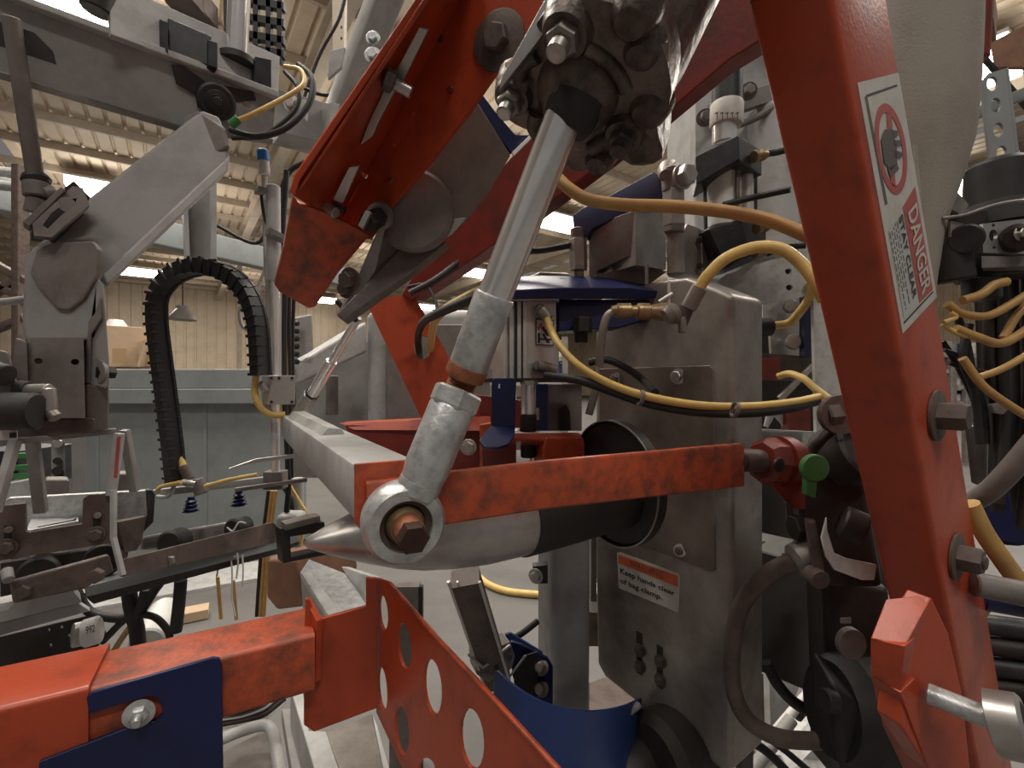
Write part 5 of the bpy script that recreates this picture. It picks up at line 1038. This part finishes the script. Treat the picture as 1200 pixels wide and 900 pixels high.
# bottom-left floor steelwork
def onfloor(x, y, h=0): d = (CZ - h) * F / (y - CY); return P(x, y, d)
T = thing('floor_beam_pair', 'pale galvanised floor beams running toward the camera below the red tube', 'beam', onfloor(380, 880, .55))
def low(x, y, h=.55): return onfloor(x, y, h)
slab(T, 'beam_top', [low(340, 806), low(354, 802), low(362, 856), low(382, 856), low(402, 915), low(372, 915)], Vector((0, 0, -.10)), GREYL, bev=.003)
slab(T, 'lower_channel', [low(330, 830, .45), low(344, 830, .45), low(368, 915, .45), low(344, 915, .45)], Vector((0, 0, -.04)), GREY, bev=.003)
T = thing('speckled_floor_slab', 'pale speckled steel box beam end right behind the bracket plate', 'beam', low(420, 860))
slab(T, 'slab_top', [low(382, 858, .5), low(436, 836, .5), low(452, 915, .5), low(402, 915, .5)], Vector((0, 0, -.12)), STEEL, bev=.003)
slab(T, 'slab_side', [low(436, 836, .5), low(442, 850, .5), low(460, 915, .5), low(452, 915, .5)], Vector((0, 0, -.12)), GREYL)
T = thing('bent_tube_stand', 'bent grey tube stand loop at the bottom left under the blue plate', 'stand', low(310, 890, .4))
hose(T, 'tube_loop', [(255, 868, .85), (285, 856, .9), (310, 850, .92), (320, 858, .9), (324, 880, .82), (330, 915, .75)], .010, GREYL)
slab(T, 'grey_cover', [(262, 880, .90), (310, 856, .96), (318, 870, .95), (322, 915, .85), (262, 915, .82)], .02, GREYD)
T = thing('bundled_brown_cables', 'bundle of coiled brown and white cables behind the red tube end', 'cable', P(300, 830, 1.0))
for i in range(7): hose(T, 'cable_strand', [(258, 838 + i * 2.4, .98), (285, 834 + i * 2.2, 1.0), (308, 824 + i * 3, 1.0), (322, 812 + i * 3.4, 1.02), (334, 804 + i * 3, 1.04)], .0042, (DARK, BROWN, WHITE, BLACK, BROWN, DARK, WHITE)[i])
T = thing('brown_timber_block', 'rust brown chamfered block beside the spout tip behind the red tube', 'block', P(335, 705, 1.3))
slab(T, 'block_face', [(312, 655, 1.3), (345, 656, 1.25), (360, 700, 1.25), (356, 712, 1.25), (324, 716, 1.3), (311, 700, 1.3)], .2, WOOD, bev=.01)
T = thing('pale_support_beam', 'pale steel support beam with speckled top beneath the spout tip', 'beam', P(400, 730, 1.0))
slab(T, 'beam_top', [(352, 670, 1.05), (362, 655, 1.15), (405, 672, 1.1), (432, 712, .95), (385, 722, .9)], Vector((0, 0, -.012)), GALV, bev=.002); slab(T, 'beam_side', [(352, 672, 1.05), (386, 722, .9), (396, 770, .9), (356, 725, 1.05)], .02, GREYL)
slab(T, 'rear_side', [(400, 664, 1.12), (436, 676, 1.0), (436, 716, .95), (406, 674, 1.1)], .02, GREYL)
slab(None, 'dark_vertical_post', [(456, 688, 1.6), (490, 688, 1.6), (490, 900, 1.6), (456, 900, 1.6)], .05, GREYD, label='grey brown post seen between the holed sheet guard and spout', cat='post')
slab(None, 'thin_dark_upright', [(490, 688, 1.5), (495, 688, 1.5), (495, 930, 1.5), (490, 930, 1.5)], .02, BLACK, label='thin black upright beside the grey brown post under the spout', cat='post')
box(None, 'pale_floor_pad', onfloor(130, 700, 0) + Z * .01, 1.6, .35, .02, GREYL, AM, label='pale pad on the floor below the conveyor cables', cat='pad')
box(None, 'timber_offcut', onfloor(222, 726, 0) + Z * .03, .18, .10, .05, CARD, AM, label='pale timber offcut on the floor beyond the red tube', cat='timber')
# ================================================================ RIGHT SIDE
T = thing('dusty_canvas_sleeve', 'big smooth dusty grey sleeve hanging behind the leaning post', 'sleeve', P(1095, 330, .62))
bm = bmesh.new()
secs = [((1085, -70), 66), ((1085, 0), 63), ((1084, 60), 62), ((1083, 120), 60), ((1082, 165), 56), ((1078, 210), 47), ((1074, 260), 34), ((1076, 320), 22), ((1078, 370), 14)]
rr = []
for (x, y), hwid in secs:
    c = P(x, y, .62); r = hwid / F * .60; rr.append([c + Vector((math.cos(a) * r, math.sin(a) * r * .6, 0)) for a in [2 * math.pi * i / 40 for i in range(40)]])
loft(bm, rr); fin(bm, 'sleeve', BAG, T, ang=60)
hose(T, 'hanging_seam', [(1072, 170, .585), (1078, 240, .585), (1084, 330, .585)], .002, BAG)
SKEW = Vector((.74, .67, 0))
rod(None, 'maroon_valve_handle', (1142, -10, .75), (1144, 72, .75), .022, REDD, r2=.016, label='dark maroon handle beside the top of the dusty sleeve', cat='handle')
slab(None, 'brown_beam_end', [(1156, -10, 1.0), (1150, 0, 1.0), (1155, 26, 1.0), (1164, 20, 1.0), (1166, -10, 1.0)], .1, WOOD, label='brown beam end right of the maroon handle at the top', cat='beam')
sp = P(1172, 140, .80); sn = Vector((-.3, -1, .1)).normalized()
T = thing('slotted_strut', 'grey slotted strut channel rising from the black filter dome', 'strut', P(1175, 205, .8))
slab(T, 'strut_face', [onp(x, y, sp, sn) for x, y in ((1150, 96), (1158, 86), (1179, 80), (1196, 222), (1178, 224), (1162, 205))], .006, GREYB, holes=[ell(x, y, 6.2, 8.6, sp, sn, k=16, rot=.1) for x, y in ((1163, 98), (1167, 123), (1170, 152), (1174, 179))])
slab(T, 'strut_flange', [onp(x, y, sp, sn) for x, y in ((1179, 80), (1182, 79), (1200, 222), (1196, 224))], .03, GREYB)
bar(None, 'diagonal_angle_bar', (1128, 140, .95), (1215, 104, .95), .02, .022, GREYB, label='dark grey diagonal bar crossing behind the slotted strut', cat='bar')
bar(None, 'diagonal_brace', (1148, 62, 1.4), (1205, 128, 1.4), .012, .012, DARK, label='thin dark brace slanting down to the diagonal bar', cat='brace')
slab(None, 'roof_gusset', [(1160, 50, 3), (1200, 30, 3), (1205, 78, 3), (1165, 78, 3)], .05, WOOD, label='brownish roof gusset at the top right', cat='gusset')
T = thing('filter_regulator', 'black air filter regulator with dome top and silver mounting plate', 'regulator', P(1165, 325, .62))
lathe(T, 'dome', (1171, 242, .66), (1168, 190, .66), [(0, .038), (.1, .037), (.55, .036), (.9, .034), (1, .028)], BLACK, n=36); lathe(T, 'skirt', (1172, 268, .66), (1171, 240, .66), [(0, .058), (.6, .055), (1, .038)], BLACK, n=40)
hose(T, 'bright_rim', [(1104, 256, .60), (1130, 252, .595), (1160, 242, .59), (1190, 236, .59), (1215, 236, .59)], .0022, STEEL)
slab(T, 'dark_body', [(1104, 250, .64), (1215, 236, .62), (1215, 318, .62), (1112, 328, .64), (1100, 290, .64)], .06, DARK, bev=.004)
fq = P(1175, 280, .60); fnn = Vector((0, -1, 0))
slab(T, 'silver_plate', [onp(x, y, fq, fnn) for x, y in ((1152, 262), (1212, 255), (1212, 298), (1152, 296))], .005, STEELM, holes=[ell(1164, 264, 2.5, 2.5, fq, fnn, k=4), ell(1164, 276, 5, 7, fq, fnn, k=16), ell(1165, 290, 2.5, 2.5, fq, fnn, k=4)])
lathe(T, 'plate_knob', (1192, 279, .598), (1192, 279, .585), [(0, .018), (.7, .017), (1, .012)], DARK); bolt(T, (1196, 274, .585), FRONT, .006, STEELM)
slab(T, 'lower_bar', [(1150, 300, .60), (1212, 300, .60), (1212, 312, .60), (1150, 314, .60)], .03, GREYD); rod(T, 'left_bulge', (1112, 285, .62), (1118, 330, .62), .022, BLACK); slab(T, 'left_glint', [(1114, 258, .60), (1130, 262, .60), (1130, 272, .60), (1114, 278, .60)], .004, STEEL)
rod(T, 'round_port', (1132, 280, .60), (1132, 280, .592), .018, BLACKP); rod(T, 'lower_bowl', (1150, 326, .63), (1150, 352, .63), .02, BLACKP)
slab(None, 'pale_wedge_bracket', [(1096, 238, .63), (1106, 206, .63), (1136, 240, .62), (1128, 252, .62)], .01, GREYD, label='grey wedge bracket at the foot of the dusty sleeve', cat='bracket')
# cable mess
rnd = random.Random(5)
defs = [(((1128, 352), (1150, 345), (1165, 334), (1180, 330)), .0055, YELD, 'tan hose plugged in just under the regulator bowl'),
 (((1110, 356), (1130, 368), (1158, 370), (1186, 356), (1205, 344)), .005, YELD, 'tan hose sagging just below the short one under the regulator'),
 (((1120, 385), (1145, 395), (1175, 402), (1210, 382)), .0055, YELD, 'thicker tan hose making the second sag'),
 (((1176, 396), (1190, 372), (1204, 356)), .005, YELD, 'tan hose rising steeply at the right edge'),
 (((1148, 442), (1175, 432), (1210, 412)), .0045, YELD, 'tan hose running level toward the right edge'),
 (((1128, 420), (1150, 450), (1175, 470), (1215, 495)), .005, YELD, 'tan hose slanting down to the right edge above the steel bolt'),
 (((1106, 378), (1120, 372), (1114, 366)), .003, YEL, 'short bright yellow wire tail beside the post edge'),
 (((1104, 380), (1120, 390), (1134, 394)), .003, YEL, 'second bright yellow wire tail beside the post edge'),
 (((1104, 400), (1120, 425), (1140, 465), (1150, 500)), .004, BLACK, 'leftmost black wire hanging beside the post edge'),
 (((1118, 360), (1132, 400), (1140, 440), (1152, 480), (1155, 520)), .005, BLACK, 'black cable snaking down from the regulator bowl'),
 (((1136, 380), (1128, 420), (1142, 460), (1148, 520)), .005, BLACK, 'black cable crossing to the left in the wire tangle'),
 (((1106, 410), (1125, 418), (1150, 440)), .003, BLACK, 'thin black wire crossing the bright gap upper'),
 (((1112, 425), (1130, 432), (1156, 436)), .003, DARK, 'thin dark wire crossing the bright gap lower'),
 (((1162, 330), (1160, 430), (1172, 500), (1168, 600)), .008, DARK, 'thick dark hose dropping at the middle of the tangle'),
 (((1188, 318), (1192, 450), (1186, 520), (1195, 600)), .009, BLACK, 'thickest black hose along the right edge'),
 (((1206, 310), (1208, 520), (1200, 620)), .010, DARK, 'dark hose nearest the right margin'),
 (((1174, 320), (1176, 440), (1178, 500), (1172, 590)), .006, BLACK, 'black hose between the two thick right hoses')]
for i, (pts, r, m_, lab) in enumerate(defs):
    hose(None, 'tangled_hose', [(x, y, (.60 if m_ in (YEL, YELD) else .66) + .006 * (i % 5)) for x, y in pts], r * 1.0, m_, label=lab, cat='hose')
T = thing('valve_manifold', 'large black valve manifold housing at the right edge', 'manifold', P(1190, 520, .85))
slab(T, 'back_box', [(1140, 330, .95), (1230, 330, .95), (1230, 620, .95), (1158, 620, .95), (1146, 470, .95)], .2, DARK, bev=.01); 
slab(T, 'grey_blank_plate', [(1130, 500, .72), (1158, 498, .72), (1156, 572, .72), (1138, 566, .72)], .02, GREYD, bev=.002); bar(T, 'light_edge', (1176, 520, .7), (1178, 548, .7), .004, .004, GREYL)
slab(T, 'pale_clip', [(1162, 474, .66), (1172, 472, .66), (1182, 480, .66), (1176, 486, .66), (1166, 484, .66)], .006, STEEL)
hose(None, 'grey_bus_hose', [(1136, 590, .62), (1160, 575, .60), (1185, 550, .58), (1215, 515, .56)], .012, GREYD, label='thick grey hose slanting up right below the wire tangle', cat='hose')
hose(None, 'yellow_pressure_hose', [(1136, 590, .52), (1152, 622, .52), (1172, 652, .52), (1200, 690, .52), (1225, 720, .52)], .0095, YELD, label='thick dull yellow hose slanting down behind the lower hex bolt', cat='hose')
rod(None, 'blue_round_cover', (1178, 604, .8), (1180, 604, .74), .045, BLUE, label='dark blue round cover behind the lower hex bolt', cat='cover')
rod(None, 'grey_cross_pipe', (1140, 684, .50), (1230, 702, .48), .0125, GREYD, label='dark grey pipe entering from the right under the lower hex bolt', cat='pipe')
rod(None, 'blue_cross_pipe', (1150, 702, .55), (1230, 716, .53), .012, BLUE, label='dark blue pipe below the grey pipe at the right edge', cat='pipe')
T = thing('black_motor', 'dark ribbed motor body filling the lower right edge', 'motor', P(1180, 800, .7))
for i in range(5): rod(T, 'motor_rib', (1145, 730 + i * 24, .66), (1235, 742 + i * 24, .62), .013, DARK if i % 2 else BLACKP)
rod(T, 'motor_core', (1150, 780, .74), (1240, 792, .70), .07, BLACK); slab(T, 'brass_tag', [(1152, 706, .60), (1160, 702, .60), (1163, 716, .60), (1156, 724, .60)], .006, BRASS)
SKEW = Vector((.5, .86, 0))
# knuckle, green lever, dark joint
T = thing('red_knuckle_joint', 'faceted dark red round knuckle at the right end of the near red arm', 'joint', P(915, 570, .62))
kn = Vector((.85, .3, -.1)).normalized(); kq = P(892, 540, .62)
lathe(T, 'collar_pin', P(868, 540, .61), kq, [(0, .014), (1, .014)], BROWN); lathe(T, 'hub_left', kq, kq + kn * .028, [(0, .024), (.2, .030), (.8, .032), (1, .030)], REDD, n=8, ang=25)
lathe(T, 'hub_right', kq + kn * .026, kq + kn * .06, [(0, .034), (.5, .035), (.9, .03), (1, .02)], REDD, n=32)
rod(T, 'socket_hole', kq + Vector((.004, -.030, .0)), kq + Vector((.006, -.034, 0)), .009, DARK); slab(T, 'lower_web', [(905, 555, .61), (945, 560, .62), (944, 600, .62), (928, 596, .62), (905, 572, .61)], .03, REDD, bev=.003)
slab(T, 'thin_lug', [(920, 590, .64), (926, 582, .64), (932, 620, .64), (924, 632, .64)], .02, GREYD)
T = thing('green_lever_tab', 'bright green round lever tab on the dark joint', 'lever', P(952, 580, .58))
c = P(957, 549, .575); slab(T, 'green_disc', [c + Vector((math.cos(a) * .0165, 0, math.sin(a) * .0165)) for a in [2 * math.pi * i / 28 for i in range(28)]], .01, GREEN, bev=.002)
slab(T, 'green_stem', [(946, 558, .577), (958, 562, .577), (956, 584, .577), (945, 580, .577)], .01, GREEN)
T = thing('dark_pivot_joint', 'black greasy pivot joint between the red knuckle and the leaning post', 'joint', P(970, 600, .62))
slab(T, 'joint_body', [(934, 560, .62), (950, 520, .62), (978, 496, .62), (1002, 496, .60), (1020, 600, .60), (1036, 690, .60), (970, 690, .62), (944, 640, .62), (936, 600, .62)], .07, DARK, bev=.008)
rod(T, 'round_boss', (975, 545, .63), (1010, 530, .6), .035, DARK); rod(T, 'hex_nut', (966, 488, .60), (982, 486, .60), .017, BROWN, n=6); lathe(T, 'washer', (980, 486, .60), (986, 486, .59), [(0, .024), (1, .024)], BROWN)
rod(T, 'bolt_end', (928, 618, .60), (940, 618, .60), .016, DARK, n=6); slab(T, 'clevis_leg', [(942, 610, .575), (956, 612, .575), (966, 668, .565), (952, 668, .565)], .02, BROWN, bev=.003)
rod(T, 'leg_end', (950, 672, .575), (962, 680, .555), .011, BROWN); rod(T, 'spool', (985, 610, .56), (1012, 622, .55), .02, DARK)
rod(T, 'bolt_glint', (1002, 616, .545), (1006, 618, .54), .005, STEELM)
slab(None, 'worn_white_strip', [(969, 606, .56), (970, 622, .56), (978, 648, .555), (992, 654, .55), (1028, 662, .545), (1025, 680, .545), (1010, 680, .545), (978, 668, .55), (968, 652, .555), (963, 630, .56)], .004, WHITEP, label='curled worn white strip in front of the black joint', cat='strip')
SKEW = None
# dark enclosure panels
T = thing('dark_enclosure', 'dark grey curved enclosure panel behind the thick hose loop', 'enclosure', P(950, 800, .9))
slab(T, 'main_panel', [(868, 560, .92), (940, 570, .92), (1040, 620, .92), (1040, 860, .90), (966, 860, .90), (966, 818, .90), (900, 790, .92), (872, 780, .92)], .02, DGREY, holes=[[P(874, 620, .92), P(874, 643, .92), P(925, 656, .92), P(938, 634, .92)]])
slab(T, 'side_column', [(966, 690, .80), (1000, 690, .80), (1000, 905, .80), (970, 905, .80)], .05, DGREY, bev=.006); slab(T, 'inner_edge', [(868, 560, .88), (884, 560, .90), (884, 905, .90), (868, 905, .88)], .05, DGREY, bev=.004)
T = thing('bright_rear_panel', 'bright white machine panel glimpsed through the slot in the dark enclosure', 'panel', P(905, 660, 1.4))
slab(T, 'panel', [(868, 600, 1.45), (945, 600, 1.45), (945, 670, 1.45), (868, 670, 1.45)], .02, WHITE); rod(T, 'dark_strut', (876, 640, 1.38), (892, 622, 1.38), .006, GREYD); rod(T, 'dark_strut', (879, 642, 1.38), (896, 634, 1.38), .005, GREYD); rod(T, 'rivet', (918, 650, 1.44), (918, 650, 1.43), .004, DARK)
T = thing('black_motor_housing', 'black rounded housing at the bottom between the side column and gusset', 'housing', P(1010, 880, .65))
c = P(1015, 830, .66); lathe(T, 'drum', c + Vector((-.05, .0, 0)), c + Vector((.09, .0, -.02)), [(0, .06), (.15, .075), (.85, .075), (1, .06)], BLACK, n=36); slab(T, 'block', [(975, 800, .62), (1050, 860, .60), (1080, 915, .60), (990, 915, .62), (978, 870, .62)], .08, BLACK, bev=.01); rod(T, 'small_cap', (966, 820, .62), (980, 822, .62), .014, BLACK)
slab(T, 'grey_disc', [P(1000 + 16 * math.cos(a), 756 + 18 * math.sin(a), .62) for a in [2 * math.pi * i / 24 for i in range(24)]], .01, GREYD); slab(T, 'pale_tag', [(986, 725, .6), (998, 724, .6), (998, 731, .6), (986, 731, .6)], .003, GREY)
T = thing('upper_dark_housing', 'dark greasy housing between the black joint and the enclosure', 'housing', P(1000, 700, .72))
slab(T, 'body', [(964, 670, .70), (1045, 690, .68), (1045, 830, .68), (970, 830, .70)], .08, DARK, bev=.01)
# hoses lower right
T = thing('thick_hose_loop', 'thick grey brown hose looping down along the cabinet edge', 'hose', P(870, 800, .75))
hose(T, 'hose_body', [(945, 656, .60), (920, 662, .61), (892, 680, .64), (868, 712, .67), (858, 760, .68), (860, 810, .68), (878, 845, .68), (912, 864, .68), (950, 868, .68), (968, 866, .68)], .0115, BROWN, n=14, k=8)
lathe(T, 'ferrule', (928, 660, .60), (952, 650, .60), [(0, .0135), (.2, .021), (.9, .023), (1, .016)], STEEL)
hose(None, 'black_floor_hose', [(898, 775, .85), (910, 800, .85), (932, 824, .85), (966, 842, .85)], .010, BLACK, label='black hose crossing the bright gap from upper left', cat='hose')
for i, (pts, r) in enumerate((([(880, 856, .9), (910, 872, .9), (950, 905, .9)], .006), ([(876, 866, .9), (900, 882, .9), (930, 912, .9)], .008))):
    hose(None, 'black_floor_hose', pts, r, BLACK, label=('upper' if i == 0 else 'lower') + ' one of two black hoses at the bottom beside the cabinet corner', cat='hose')
T = thing('pale_floor_frame', 'pale white frame leg with adjusting rod below the dark enclosure', 'frame', P(920, 850, 1.3))
slab(T, 'frame_side', [(904, 778, 1.3), (940, 796, 1.3), (915, 862, 1.3), (908, 862, 1.3)], .04, GREYL); slab(T, 'upright', [(901, 775, 1.25), (908, 778, 1.25), (910, 860, 1.25), (903, 860, 1.25)], .03, GREYL); slab(T, 'left_panel', [(876, 800, 1.35), (902, 785, 1.35), (902, 860, 1.35), (876, 850, 1.35)], .02, GREYD)
rod(T, 'adjusting_rod', (958, 800, 1.15), (900, 868, 1.1), .011, WHITE); rod(T, 'rod_collar', (940, 826, 1.14), (930, 838, 1.13), .018, DARK); rod(T, 'rod_lower', (928, 842, 1.1), (880, 905, 1.05), .014, GREY)
slab(T, 'top_tab', [(950, 796, 1.15), (968, 804, 1.15), (966, 810, 1.15), (950, 804, 1.15)], .02, GREYL)
T = thing('pale_floor_bag', 'crumpled pale plastic sack on the floor at the bottom right gap', 'sack', P(940, 880, 1.5))
bm = bmesh.new(); bmesh.ops.create_icosphere(bm, subdivisions=3, radius=1)
for v in bm.verts:
    k = 1 + .14 * math.sin(7 * v.co.x + 3 * v.co.z) * math.cos(6 * v.co.y + 5 * v.co.z); v.co = Vector((v.co.x * .20 * k, v.co.y * .14 * k, v.co.z * .12 * k)) + P(935, 880, 1.5)
fin(bm, 'sack_body', WHITEP, T, ang=25)
slab(None, 'yellow_wedge_part', [(866, 880, 1.1), (878, 866, 1.1), (892, 895, 1.1), (880, 900, 1.1)], .02, YELD, label='small yellow wedge part at the bottom left of the bright gap', cat='wedge')
